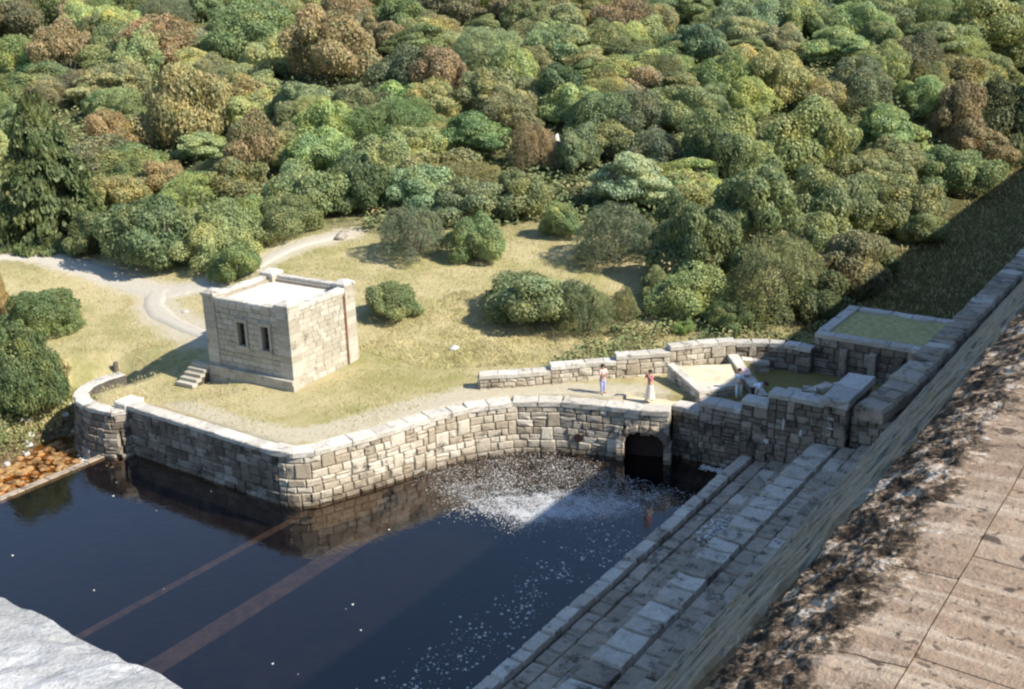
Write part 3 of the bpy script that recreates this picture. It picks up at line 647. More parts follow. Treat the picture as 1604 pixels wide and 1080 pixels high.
(-69.13,132.37,15.39,7.05,3.24,'dome',(0.136,0.148,0.067),0.04,'mid-green dome bush just right of the pinkish bush at top'),
(-54.62,125.81,12.58,7.09,3.66,'broad',(0.202,0.196,0.1),0,'light green bush just left of the soft mint bush'),
(-136.75,78.9,11.48,8.4,4.85,'broad',(0.189,0.195,0.099),0.075,'light green bush just left of the bright bush at left edge'),
(-48.32,97.87,6.83,7.12,3.94,'broad',(0.144,0.164,0.075),0.075,'olive bush just right of the grey rounded bush'),
(-37.42,171.85,15.75,6.21,3.04,'broad',(0.166,0.212,0.096),0,'light green bush just above the big mustard tree'),
(-128.9,110.65,15.81,7.32,3.64,'broad',(0.116,0.146,0.07),0.04,'grey-green bush just above the russet dome bush'),
(-61.33,175.81,18.12,8.22,3.84,'dome',(0.112,0.15,0.065),0.075,'mid-green dome bush just above the blue-green bush'),
(-114.47,98,12.68,6.27,3.47,'fine',(0.136,0.138,0.062),0.04,'mid-green wispy bush just right of the russet dome bush'),
(-142.52,103.46,15.39,6.71,4.38,'fine',(0.125,0.153,0.061),0.075,'mid-green wispy bush just above the grey-stemmed bush'),
(-59.77,185.32,18.96,6.65,4.31,'dome',(0.166,0.187,0.086),0.04,'light green dome bush just right of the blue-green bush'),
(-27.66,167.5,9.55,7.11,3.76,'dome',(0.167,0.19,0.096),0.04,'light green dome bush just right of the olive bush at right edge'),
(-126.86,125.87,18.35,7.53,4.63,'layered',(0.167,0.174,0.079),0.04,'light green layered bush just left of the orange bush at frame top'),
(-94.44,107.4,14.15,6.02,3.34,'stemmy',(0.182,0.169,0.105),0.06,'brownish twiggy bush just right of the orange bush at frame top'),
(-76.93,116.08,14.06,7.67,4.41,'broad',(0.116,0.125,0.058),0.04,'mid-green bush just right of the mauve-brown bush'),
(-72.21,86.02,7.83,7.33,3.4,'broad',(0.167,0.213,0.083),0,'light green bush just below the dark green tree'),
(-90.55,154.66,19.14,8.22,4.36,'layered',(0.181,0.178,0.076),0.04,'olive layered bush just above the pinkish bush at top'),
(-161.11,131.56,21.55,7.4,4.89,'broad',(0.155,0.198,0.097),0.04,'silvery green bush just above the grey-stemmed bush'),
(-35.37,139.11,10.76,7.84,4.02,'layered',(0.163,0.177,0.092),0,'light green layered bush just right of the dark brown dome'),
(-83,160.81,18.92,7.94,4.71,'broad',(0.187,0.202,0.086),0,'light green bush just above the pinkish bush at top'),
(-129.68,117.77,17.14,8.89,5.62,'dome',(0.171,0.198,0.098),0.075,'light green dome bush just above the flat-topped green bush'),
(-51.19,133.47,13.08,7.47,4.47,'broad',(0.172,0.192,0.082),0.075,'light green bush just below the blue-green bush'),
(-39.44,150.18,13.9,7.67,3.53,'broad',(0.116,0.149,0.063),0,'mid-green bush just right of the flat green bush'),
(-75.27,65.76,3.25,7.47,3.79,'broad',(0.134,0.13,0.061),0,'mid-green bush just below the orange-crowned tree'),
(-66.72,91.34,8.14,7.34,4.26,'broad',(0.143,0.148,0.073),0.075,'olive bush just right of the pinkish brown tree'),
(-64.12,181.74,18.95,8.37,4.87,'broad',(0.131,0.126,0.064),0.075,'mid-green bush just above the blue-green bush'),
(-66.2,177.26,18.77,7.9,4.71,'broad',(0.168,0.19,0.097),0,'silvery green bush just above the blue-green bush'),
(-31.65,185.17,14.84,7.57,4.29,'fine',(0.196,0.2,0.086),0.075,'light green wispy bush just right of the big mustard tree'),
(-98.64,151.74,19.95,6.95,4.63,'dome',(0.17,0.186,0.099),0,'silvery green dome bush just above the mauve-brown bush'),
(-115.35,79.53,8.94,6.13,3.24,'fine',(0.13,0.122,0.079),0.04,'grey-green wispy bush just below the grey-stemmed bush'),
(-33.52,126.88,8.17,5.82,3.02,'fine',(0.15,0.154,0.076),0,'olive wispy bush just below the dark brown dome'),
(-89.52,123.32,16.41,6.91,4.14,'broad',(0.229,0.228,0.089),0,'yellowish bush just left of the mauve-brown bush'),
(-66.57,55.92,2.15,7.33,3.3,'dome',(0.146,0.17,0.075),0.075,'olive dome bush just left of the lime dome bush'),
(-35.22,191.22,17.35,6.35,3,'dome',(0.112,0.152,0.058),0,'mid-green dome bush just above the big mustard tree'),
(-67.54,97.79,9.86,6.77,4.01,'dome',(0.206,0.221,0.091),0,'yellowish dome bush just below the pale willowy bush'),
(-87.6,162.92,19.6,8.49,4.02,'layered',(0.154,0.194,0.097),0.04,'silvery green layered bush just above the round shady bush'),
(-48.82,109.43,9.64,6.94,3.12,'broad',(0.114,0.143,0.062),0.04,'mid-green bush just below the round shady bush'),
(-151.98,101.29,16.1,9,5.35,'dome',(0.117,0.135,0.063),0.04,'mid-green dome bush just right of the dim bush top left'),
(-61.9,151.22,16.44,6.74,4.15,'broad',(0.155,0.18,0.106),0.075,'silvery green bush just left of the blue-green bush'),
(-91.33,109.08,14.15,7.65,4.43,'broad',(0.107,0.131,0.056),0,'mid-green bush just left of the dim bush at top'),
(-55.11,100.88,8.83,7.49,3.37,'broad',(0.215,0.167,0.103),0.06,'brownish bush just above the grey rounded bush'),
(-86.95,106.78,13.31,7.49,3.37,'dome',(0.214,0.205,0.095),0,'light green dome bush just below the dim bush at top'),
(-153.41,103.23,16.57,7.38,4.69,'broad',(0.187,0.21,0.109),0,'silvery green bush just right of the dim bush top left'),
(-112.07,96.11,12.03,7.6,3.65,'broad',(0.16,0.168,0.106),0.04,'silvery green bush just right of the russet dome bush'),
(-94.35,146.46,18.88,6.12,3.57,'broad',(0.207,0.207,0.097),0.04,'yellowish bush just above the mauve-brown bush'),
(-38.11,189.92,18.19,7.94,4.86,'dome',(0.164,0.198,0.097),0,'light green dome bush just above the olive bush at right edge'),
(-64.1,92.88,8.1,6.55,3.35,'broad',(0.18,0.177,0.097),0,'light green bush just left of the deep green bush'),
(-83.75,169.41,19.97,8.74,5.23,'dome',(0.138,0.161,0.062),0,'mid-green dome bush just above the round shady bush'),
(-66.08,107.65,11.8,7.44,4.22,'layered',(0.183,0.199,0.098),0.04,'silvery green layered bush just left of the pinkish bush at top'),
(-98.66,93.22,10.49,7.94,4.54,'broad',(0.201,0.205,0.096),0.04,'light green bush just right of the small bright dome'),
(-108.02,150.49,20.88,7.82,4.29,'layered',(0.131,0.151,0.069),0,'mid-green layered bush just above the mauve-brown bush'),
(-117.82,134.72,19.22,8.06,4.43,'layered',(0.211,0.184,0.088),0.075,'light green layered bush just above the orange bush at frame top'),
(-189.51,124.05,23.14,8.28,4.5,'broad',(0.211,0.184,0.103),0.06,'brownish bush just above the dim bush top left'),
(-25.34,148.31,4.6,7.95,3.58,'broad',(0.199,0.182,0.096),0.06,'brownish bush just above the dark tree at right edge'),
(-63.76,131.66,14.5,7.12,4.22,'layered',(0.116,0.136,0.061),0,'mid-green layered bush just above the round shady bush'),
(-68.65,96.05,9.59,5.35,2.41,'broad',(0.154,0.143,0.08),0.04,'olive bush just below the pale willowy bush'),
(-132.88,124.68,18.78,8.74,4.58,'dome',(0.197,0.187,0.09),0,'light green dome bush just left of the orange bush at frame top'),
(-32.06,177.69,13.98,6.24,3.83,'dome',(0.171,0.174,0.081),0.04,'light green dome bush just right of the big mustard tree'),
(-43,189.14,18.56,8.05,5.26,'dome',(0.106,0.132,0.062),0,'mid-green dome bush just right of the flat green bush'),
(-151.53,113.3,18.06,8.04,5.03,'broad',(0.181,0.216,0.095),0,'light green bush between the russet dome bush and the grey-stemmed bush'),
(-94.46,111.74,14.95,6.32,3.47,'broad',(0.136,0.156,0.061),0.075,'mid-green bush just right of the orange bush at frame top'),
(-23.31,145.43,3.42,7.96,4.8,'broad',(0.213,0.226,0.089),0,'light green bush just right of the dark tree at right edge'),
(-123.32,141.56,20.7,6.58,3.4,'dome',(0.225,0.224,0.092),0,'yellowish dome bush just left of the dim bush at top'),
(-78.18,139.21,16.91,7.76,3.8,'broad',(0.182,0.181,0.102),0.04,'silvery green bush just above the pinkish bush at top'),
(-65.93,90.93,7.9,5.47,2.92,'layered',(0.199,0.19,0.096),0.075,'light green layered bush just above the vivid green bush'),
(-188.68,112.15,21.31,7.75,4.56,'dome',(0.116,0.131,0.08),0,'grey-green dome bush just above the dim bush top left'),
(-108.82,131.52,18.15,8.47,4.99,'dome',(0.153,0.188,0.097),0,'silvery green dome bush just left of the dim bush at top'),
(-42.4,139.92,13.03,7.68,3.96,'broad',(0.123,0.131,0.065),0,'mid-green bush just right of the bright layered dome'),
(-97.69,161.2,20.57,6.66,4.19,'broad',(0.137,0.159,0.069),0,'mid-green bush just above the pinkish bush at top'),
(-48.2,111.1,9.84,7.19,3.57,'broad',(0.247,0.213,0.097),0,'yellowish bush just left of the yellow-green tree'),
(-85.78,108.7,13.52,5.58,3.18,'dome',(0.2,0.177,0.093),0.075,'light green dome bush just left of the pale willowy bush'),
(-67.43,106.2,11.66,7.44,4.13,'broad',(0.148,0.184,0.097),0,'silvery green bush just above the deep green bush'),
(-63.32,60.16,2.76,5.87,2.64,'dome',(0.113,0.132,0.06),0.075,'mid-green dome bush just below the pale green bush'),
(-122.86,115.15,16.27,8.1,4.49,'broad',(0.18,0.229,0.089),0.04,'light green bush just above the small bright dome'),
(-51.53,89.59,5.3,7.33,3.3,'broad',(0.132,0.135,0.061),0.04,'mid-green bush just right of the bush above the white stone'),
(-110.78,79.86,8.56,8.25,4.06,'layered',(0.196,0.181,0.091),0.075,'yellowish layered bush just below the grey-stemmed bush'),
(-79.47,68.04,3.77,5.64,2.54,'fine',(0.119,0.128,0.066),0,'mid-green wispy bush just left of the orange-crowned tree'),
(-62.89,90.21,7.18,7.02,3.46,'dome',(0.135,0.13,0.066),0.075,'mid-green dome bush just right of the vivid green bush'),
(-106.66,125.46,17.29,8.04,5.28,'broad',(0.121,0.149,0.065),0,'mid-green bush just above the tan-topped tree'),
(-52.7,177.27,17.45,6.53,3.81,'dome',(0.181,0.174,0.1),0.06,'brownish dome bush just above the flat green bush'),
(-120.89,76.16,9.05,6.06,2.73,'fine',(0.187,0.144,0.085),0.06,'brownish wispy bush just below the bright bush at left edge'),
(-194.88,115.43,22.36,9.33,4.75,'dome',(0.184,0.16,0.072),0,'olive dome bush just above the bright bush at left edge'),
(-120.15,119.07,16.65,8.65,5.45,'broad',(0.157,0.157,0.082),0,'olive bush just left of the orange bush at frame top'),
(-142.85,122.96,19.32,9.09,4.63,'dome',(0.113,0.129,0.058),0,'mid-green dome bush just above the flat-topped green bush'),
(-128.19,95.73,13.28,7.97,4.59,'broad',(0.238,0.239,0.093),0.04,'yellowish bush just left of the russet dome bush'),
(-41.06,163.79,15.52,7.36,3.94,'fine',(0.118,0.127,0.081),0.04,'grey-green wispy bush just above the big mustard tree'),
(-80,162.04,18.76,8.67,5.45,'broad',(0.122,0.147,0.074),0,'grey-green bush just above the pinkish bush at top'),
(-73.85,77.45,6.06,7.17,4.24,'broad',(0.196,0.227,0.092),0,'light green bush just left of the olive mound'),
(-87.94,140.13,17.81,5.97,3.6,'fine',(0.109,0.146,0.057),0.04,'mid-green wispy bush just left of the pinkish bush at top'),
(-66.09,111.8,12.45,6.34,3.57,'dome',(0.219,0.2,0.098),0.075,'yellowish dome bush just left of the pinkish bush at top'),
(-64.32,170.73,18.02,7.91,4.86,'layered',(0.156,0.159,0.075),0.075,'olive layered bush just above the blue-green bush'),
(-94.54,141.84,18.5,7.7,4.86,'broad',(0.177,0.179,0.101),0,'silvery green bush just above the mauve-brown bush'),
(-52.72,70.65,2.97,7.28,3.29,'broad',(0.13,0.147,0.081),0.04,'grey-green bush just right of the yellowish spreading bush'),
(-110.56,81.47,8.83,8.19,4.32,'dome',(0.168,0.162,0.085),0,'olive dome bush just right of the grey-stemmed bush'),
(-29.75,104.03,2.56,7.45,3.49,'dome',(0.148,0.15,0.077),0,'olive dome bush just below the glossy bright tree'),
(-55.39,184.32,18.51,7.56,4.6,'dome',(0.185,0.222,0.099),0.075,'light green dome bush just above the bright layered dome'),
(-47.14,134.4,12.78,6.45,2.95,'broad',(0.119,0.149,0.064),0.075,'mid-green bush just above the bright layered dome'),
(-88.64,80.6,7.3,7.39,3.33,'broad',(0.215,0.217,0.096),0,'light green bush just below the small bright dome'),
(-63.77,110.51,12.04,6.77,3.63,'dome',(0.128,0.138,0.063),0.075,'mid-green dome bush just below the pinkish bush at top'),
(-37.84,177.68,16.6,7.41,3.87,'dome',(0.161,0.182,0.089),0.04,'light green dome bush just right of the flat green bush'),
(-137.17,113.3,16.75,8,5.06,'broad',(0.174,0.187,0.088),0,'light green bush between the russet dome bush and the flat-topped green bush'),
(-54.93,164.74,16.75,8.27,4.99,'broad',(0.122,0.155,0.066),0.075,'mid-green bush just left of the flat green bush'),
(-58.21,69.98,3.29,6.66,3.51,'broad',(0.15,0.195,0.11),0.04,'silvery green bush just left of the yellowish spreading bush'),
(-115.77,89.01,10.72,8.58,5.17,'dome',(0.183,0.207,0.099),0.04,'light green dome bush just left of the russet dome bush'),
(-94.19,54.45,3.04,6.71,3.07,'layered',(0.127,0.136,0.058),0.075,'mid-green layered bush just left of the dark conifer'),
(-65.04,123.97,13.79,6.84,3.67,'dome',(0.184,0.167,0.084),0.075,'olive dome bush just right of the pinkish bush at top'),
(-28.9,168.89,10.54,7.16,3.33,'broad',(0.212,0.208,0.097),0,'yellowish bush just right of the olive bush at right edge'),
(-66.43,83.6,6.19,5.99,2.75,'fine',(0.199,0.197,0.085),0.075,'light green wispy bush just left of the vivid green bush'),
(-37.34,195.43,18.66,6.41,3.64,'layered',(0.19,0.19,0.081),0,'yellowish layered bush just above the big mustard tree'),
(-68.75,102.57,11.07,6.47,2.91,'fine',(0.192,0.176,0.092),0.06,'brownish wispy bush just right of the pale willowy bush'),
(-91.68,82.61,7.87,7.7,3.47,'dome',(0.236,0.19,0.09),0.04,'yellowish dome bush just below the small bright dome'),
(-49.48,124.9,11.88,6.51,2.93,'broad',(0.187,0.175,0.097),0.075,'light green bush just below the soft mint bush'),
(-115.64,114.34,15.79,7.83,4.05,'broad',(0.195,0.191,0.09),0,'light green bush just left of the orange bush at frame top'),
(-59.61,130.25,13.72,5.84,2.83,'dome',(0.184,0.203,0.099),0.04,'silvery green dome bush just above the round shady bush'),
(-134.74,116.97,17.35,7.26,4.02,'layered',(0.227,0.223,0.089),0,'yellowish layered bush just above the small bright dome'),
(-137.55,129.23,20.07,7.37,3.89,'layered',(0.16,0.175,0.094),0.075,'light green layered bush just above the small bright dome'),
(-74.08,117.02,13.95,6.49,4.09,'broad',(0.171,0.184,0.097),0.075,'light green bush just left of the pinkish bush at top'),
(-89.47,52.26,2.5,5.86,2.64,'fine',(0.205,0.179,0.09),0,'light green wispy bush just left of the dark conifer'),
(-97.51,94.09,10.73,6.16,2.92,'layered',(0.151,0.175,0.078),0.04,'olive layered bush just right of the small bright dome'),
(-110.44,144.96,20.38,6.94,3.43,'fine',(0.188,0.183,0.095),0,'light green wispy bush just above the dim bush at top'),
(-34.03,139.89,9.92,7.68,4.38,'fine',(0.206,0.23,0.095),0.075,'light green wispy bush just left of the big mustard tree'),
(-50.69,188.78,18.87,6.89,3.85,'dome',(0.193,0.181,0.089),0,'yellowish dome bush just above the flat green bush'),
(-167.43,114.76,19.8,9.29,4.99,'broad',(0.212,0.174,0.104),0.06,'brownish bush just above the bright bush at left edge'),
(-71.9,72.74,4.89,7.65,3.44,'broad',(0.173,0.219,0.1),0,'light green bush just above the pale green bush'),
(-139.78,109.63,16.2,6.62,3.28,'broad',(0.173,0.203,0.084),0.04,'light green bush just right of the grey-stemmed bush'),
(-74.79,149.79,17.15,8.41,5.46,'dome',(0.152,0.197,0.092),0,'silvery green dome bush just right of the pinkish bush at top'),
(-103.54,89.23,9.89,6.24,3.01,'dome',(0.185,0.175,0.094),0.04,'light green dome bush just left of the small bright dome'),
(-106.3,142.75,19.7,8.31,5.18,'broad',(0.193,0.144,0.088),0.06,'brownish bush just above the dim bush at top'),
(-39.61,162.08,15.22,8.11,4.24,'dome',(0.191,0.191,0.093),0,'light green dome bush between the big mustard tree and the flat green bush'),
(-105.57,76.57,7.58,6.75,3.28,'dome',(0.163,0.19,0.088),0,'light green dome bush just above the amber bush'),
(-77.99,79.62,7.02,6.77,3.78,'fine',(0.206,0.217,0.095),0.075,'light green wispy bush just below the mint mound'),
(-32.6,199.54,17.31,8.21,4.03,'broad',(0.185,0.179,0.087),0.04,'yellowish bush just right of the big mustard tree'),
(-97.91,139.53,18.55,7.71,3.73,'dome',(0.119,0.149,0.06),0,'mid-green dome bush just above the mauve-brown bush'),
(-76.92,179.18,20.22,7.02,4.02,'dome',(0.152,0.145,0.069),0,'olive dome bush just above the soft mint bush'),
(-67.48,170.33,18.36,6.95,4.57,'broad',(0.184,0.183,0.09),0.04,'light green bush just above the blue-green bush'),
(-65.82,130.66,14.69,7.57,4.15,'fine',(0.175,0.21,0.112),0,'silvery green wispy bush just right of the pinkish bush at top'),
(-117.74,124.25,17.3,7.48,4.49,'fine',(0.108,0.124,0.063),0,'mid-green wispy bush just above the orange bush at frame top'),
(-129.81,94.38,13.19,7.26,4.14,'dome',(0.129,0.129,0.06),0,'mid-green dome bush just left of the russet dome bush'),
(-75.86,73.88,5.28,5.91,3,'dome',(0.189,0.181,0.093),0,'light green dome bush just right of the orange-crowned tree'),
(-30.22,63.65,0.57,6.07,2.76,'dome',(0.164,0.189,0.082),0.04,'light green dome bush just above the bright sprig'),
(-32.29,121.81,6.57,5.55,3.3,'dome',(0.168,0.215,0.093),0.075,'light green dome bush just left of the brown-flecked tree'),
(-121.66,69.86,8.24,7.62,3.43,'broad',(0.189,0.223,0.085),0.04,'yellowish bush just below the bright bush at left edge'),
(-68.99,81.84,6.27,7.57,4.49,'fine',(0.115,0.16,0.066),0.075,'mid-green wispy bush just right of the olive mound'),
(-88.79,65.76,4.05,7.06,3.18,'layered',(0.125,0.155,0.069),0,'mid-green layered bush just left of the orange-flecked bush'),
(-185.33,127.58,23.14,9.19,5.91,'broad',(0.179,0.164,0.104),0.075,'silvery green bush just above the dim bush top left'),
(-120.26,143.85,20.88,8.64,5.54,'dome',(0.149,0.171,0.083),0,'olive dome bush just above the dim bush at top'),
(-65.37,79.71,5.26,6,3.47,'broad',(0.211,0.218,0.099),0,'yellowish bush just above the yellowish spreading bush'),
(-80.34,134.49,16.87,7.59,3.84,'layered',(0.139,0.156,0.063),0.075,'mid-green layered bush just above the pinkish bush at top'),
(-131.38,106.47,15.2,8.52,3.96,'fine',(0.115,0.13,0.079),0.075,'grey-green wispy bush just above the russet dome bush'),
(-75.66,128.78,15.91,7.05,4.32,'fine',(0.204,0.198,0.086),0.075,'light green wispy bush just above the pinkish bush at top'),
(-69.89,175.57,19.07,8.91,5.03,'dome',(0.161,0.198,0.081),0.075,'light green dome bush just above the blue-green bush'),
(-62.99,117.89,12.87,6.3,3.34,'broad',(0.184,0.192,0.086),0,'light green bush just right of the pinkish bush at top'),
(-86.49,157.25,18.89,7.36,4.24,'broad',(0.182,0.23,0.089),0,'light green bush just above the round shady bush'),
(-133.47,77.97,10.88,7.09,3.56,'dome',(0.114,0.147,0.061),0,'mid-green dome bush just left of the bright bush at left edge'),
(-97.7,129.76,17.46,6.52,3.43,'broad',(0.153,0.174,0.104),0,'silvery green bush just left of the mauve-brown bush'),
(-47.95,167.16,16.31,8.24,4.53,'dome',(0.117,0.123,0.064),0.04,'mid-green dome bush just left of the big mustard tree'),
(-105.64,59.6,5.13,6.89,3.26,'layered',(0.18,0.21,0.109),0.04,'silvery green layered bush just left of the pale bush at left edge'),
(-56.71,105.34,10.17,5.98,3.3,'broad',(0.191,0.214,0.089),0.075,'yellowish bush just above the grey rounded bush'),
(-88.67,102.01,12.72,6.31,3.99,'broad',(0.175,0.14,0.078),0,'olive bush just below the orange bush at frame top'),
(-122.26,90.1,11.62,7.92,4.66,'dome',(0.125,0.141,0.066),0,'mid-green dome bush just right of the bright bush at left edge'),
(-152.09,133.32,21.47,7.28,4.33,'broad',(0.185,0.174,0.096),0,'light green bush between the flat-topped green bush and the russet dome bush'),
(-47.85,101.29,7.62,7.07,3.26,'fine',(0.155,0.187,0.109),0,'silvery green wispy bush just above the light thicket tree'),
(-56.2,97.57,8.12,6.67,3.37,'fine',(0.218,0.204,0.085),0.04,'yellowish wispy bush just left of the grey rounded bush'),
(-62.96,158.09,17.03,7.9,4.19,'dome',(0.181,0.221,0.093),0,'light green dome bush between the blue-green bush and the soft mint bush'),
(-76.69,62.74,2.73,6.69,3.38,'fine',(0.191,0.224,0.089),0,'light green wispy bush just right of the orange-flecked bush'),
(-127.74,133.79,19.85,7.16,4.65,'broad',(0.183,0.157,0.104),0.06,'brownish bush just above the orange bush at frame top'),
(-72.86,110.26,12.74,6.94,3.53,'dome',(0.148,0.148,0.074),0.04,'olive dome bush just below the mauve-brown bush'),
(-30.16,98.57,2.36,6.51,3.51,'broad',(0.18,0.182,0.093),0,'silvery green bush just below the glossy bright tree'),
(-68.18,151.8,16.88,7.2,4.28,'fine',(0.163,0.187,0.089),0,'light green wispy bush just above the soft mint bush'),
(-156.77,114.23,18.78,7.29,4.33,'layered',(0.184,0.214,0.091),0.04,'light green layered bush just above the grey-stemmed bush'),
(-34.48,180.11,15.6,6.74,3.9,'broad',(0.231,0.185,0.096),0.04,'yellowish bush just above the big mustard tree'),
(-103.9,59.52,4.92,7.64,4.06,'dome',(0.217,0.229,0.104),0.075,'light green dome bush just left of the dark conifer'),
(-55.73,73.94,3.42,6.75,3.41,'fine',(0.135,0.13,0.059),0.075,'mid-green wispy bush just right of the yellowish spreading bush'),
(-103.2,152.33,20.55,7.53,4.78,'broad',(0.186,0.201,0.111),0.04,'silvery green bush just right of the dim bush at top'),
(-111.02,136.2,19.01,7.93,5.15,'broad',(0.128,0.129,0.065),0,'mid-green bush just above the dim bush at top'),
(-29.38,132.81,6,5.86,3.08,'broad',(0.177,0.176,0.087),0,'light green bush just above the brown-flecked tree'),
(-26.82,164.76,8.5,6.74,3.81,'broad',(0.189,0.15,0.1),0.06,'brownish bush just right of the olive bush at right edge'),
(-175.03,129.96,22.28,10.24,6.82,'fine',(0.192,0.226,0.102),0.075,'light green wispy bush just above the russet dome bush'),
(-43.73,135.27,12.56,7.43,4.32,'broad',(0.17,0.212,0.095),0.04,'light green bush just above the bright layered dome'),
(-105.13,132.89,18.13,8.52,5.33,'broad',(0.208,0.193,0.091),0.04,'light green bush just above the dim bush at top'),
(-80.47,79.27,6.96,6.04,2.97,'broad',(0.128,0.127,0.066),0,'mid-green bush just below the mint mound'),
(-61.67,104.02,10.58,6.59,2.97,'broad',(0.2,0.182,0.086),0.075,'yellowish bush just above the deep green bush'),
(-142.31,132.57,20.89,8.18,4.26,'broad',(0.122,0.135,0.067),0,'mid-green bush just above the flat-topped green bush'),
(-25.3,155.33,5.77,7,3.17,'dome',(0.208,0.223,0.097),0.04,'light green dome bush just above the dark tree at right edge'),
(-44.91,104.31,7.76,6.5,3.15,'dome',(0.212,0.236,0.091),0.075,'yellowish dome bush just left of the yellow-green tree'),
(-27.02,156.43,6.86,8.87,4.33,'broad',(0.198,0.225,0.088),0.04,'light green bush just right of the olive bush at right edge'),
(-79.19,127.84,16.23,7.61,4.4,'fine',(0.128,0.146,0.063),0,'mid-green wispy bush just right of the pale willowy bush'),
(-167.25,109.63,19.25,7.1,4.39,'layered',(0.191,0.18,0.085),0,'light green layered bush just above the dim bush top left'),
(-107.43,90.14,10.34,6.54,3.54,'layered',(0.237,0.23,0.1),0.04,'yellowish layered bush just right of the russet dome bush'),
(-100.59,117.44,16.23,6.5,3.51,'dome',(0.138,0.154,0.068),0.04,'mid-green dome bush just right of the orange bush at frame top'),
(-32.11,135.53,8.17,6.39,2.88,'broad',(0.117,0.118,0.074),0,'grey-green bush just left of the olive bush at right edge'),
(-131.54,129.71,19.59,6.64,3.27,'layered',(0.162,0.159,0.102),0,'silvery green layered bush just left of the orange bush at frame top'),
(-48.96,148.73,15.08,7.41,4.05,'broad',(0.182,0.184,0.112),0,'silvery green bush just left of the flat green bush'),
(-81.47,112.61,13.84,6.04,2.72,'broad',(0.122,0.133,0.061),0,'mid-green bush just above the pale willowy bush'),
]
TRACK=[(-85.89, 46.46), (-81.68, 47.11), (-78.74, 48.5), (-74.26, 48.72), (-69.78, 48.76), (-65.47, 48.49), (-63.35, 48.76), (-62.37, 49.67), (-61.37, 50.58), (-61.15, 51.3)]
TRACK_FORK=[(-64.46, 48.53), (-63.59, 47.46), (-62.37, 46.41), (-60.05, 45.53), (-57.54, 44.93), (-54.54, 44.46)]
FOOTPATH=[(-61.15, 51.3), (-60.35, 53.96), (-60.58, 56.13), (-60.41, 58.65), (-59.61, 60.61), (-58.92, 62.38)]
SPOTS={'white_boulder': (-39.84, 50.79, 0.13), 'small_boulder': (-59.58, 46.68, 0.54), 'path_boulder': (-58.81, 61.75, 2.69), 'hill_stone': (-54.33, 85.43, 4.77), 'hill_stone2': (-58.79, 114.93, 12.07), 'curl_stump': (-58.13, 39.76, -1.22), 'straw': (-58.47, 107.02, 10.71), 'far_path': (-33.55, 138.15, 9.42)}


# ------------------------------------------------------------------ ground
def axis(a, b, segs):
    out = [a]
    for (lim_, st) in segs:
        while out[-1] < lim_-1e-6: out.append(min(lim_, out[-1]+st))
    return out
xs = axis(-420, 30, [(-150, 9), (-90, 2.2), (-62, .9), (-12, .42), (30, 3)])
ys = axis(-60, 620, [(-10, 5), (26, 1.5), (62, .42), (90, .9), (150, 2.2), (620, 9)])
vs = [(x, y, hgt(x, y)) for y in ys for x in xs]; nx = len(xs)
fs = [(j*nx+i, j*nx+i+1, (j+1)*nx+i+1, (j+1)*nx+i) for j in range(len(ys)-1) for i in range(nx-1)]
WORN = [(-48, 36.4), (-44, 36.0), (-39.5, 35.9), (-37.9, 37.6), (-37.1, 40), (-36.1, 42.9), (-34.6, 45.4), (-32.2, 47.5), (-29.5, 48.7), (-26.5, 50.0)]
go = tag(mesh_obj('ground', vs, fs, 'ground', smooth=True), kind='structure')
at__ = go.data.attributes.new('worn', 'FLOAT', 'POINT'); wv_ = []
for (x, y, z) in vs:
    q = 0.
    if -90 < x < -20 and 30 < y < 75 and z > -1:
        q = max(q, 1-min(dseg(x, y, a, b)/(.9+.75*sst(-46, -33, x)) for a, b in zip(WORN, WORN[1:]))*.5)
        q = max(q, 1-min(dseg(x, y, a, b) for L_ in (TRACK, TRACK_FORK, FOOTPATH) for a, b in zip(L_, L_[1:]))/3.6)
    wv_.append(max(0, q))
at__.data.foreach_set('value', wv_)

def ribbon(name, pts, wid, mat, lift=.03, wig=.12, seed=0, catm=6):
    r = random.Random(seed); P = [Vector(p) for p in pts]; Q = []
    for i in range(len(P)-1):
        a = P[max(0, i-1)]; b = P[i]; c = P[i+1]; d = P[min(len(P)-1, i+2)]
        for k in range(catm):
            t_ = k/catm; Q.append(.5*((2*b)+(c-a)*t_+(2*a-5*b+4*c-d)*t_*t_+(3*b-a-3*c+d)*t_**3))
    Q.append(P[-1]); v = []; f = []; m = 7
    for i, q in enumerate(Q):
        t_ = (Q[min(i+1, len(Q)-1)]-Q[max(i-1, 0)]).normalized(); nrm = Vector((-t_.y, t_.x))
        ww = wid[0]+(wid[1]-wid[0])*i/len(Q); ww = ww*(1+r.uniform(-wig, wig))
        for k in range(m):
            p = q+nrm*ww*(k/(m-1)-.5); v.append((p.x, p.y, hgt(p.x, p.y)+lift+ (.06 if 0 < k < m-1 else -.04)))
    for i in range(len(Q)-1):
        for k in range(m-1): f.append((i*m+k, i*m+k+1, (i+1)*m+k+1, (i+1)*m+k))
    return tag(mesh_obj(name, v, f, mat, smooth=True), kind='structure')
ribbon('road', TRACK, (2.6, 1.8), 'track', seed=1)
ribbon('path', TRACK_FORK, (1.7, .8), 'track', lift=.05, seed=2)
ribbon('path', FOOTPATH, (1.1, 1.3), 'track', lift=.05, seed=3)

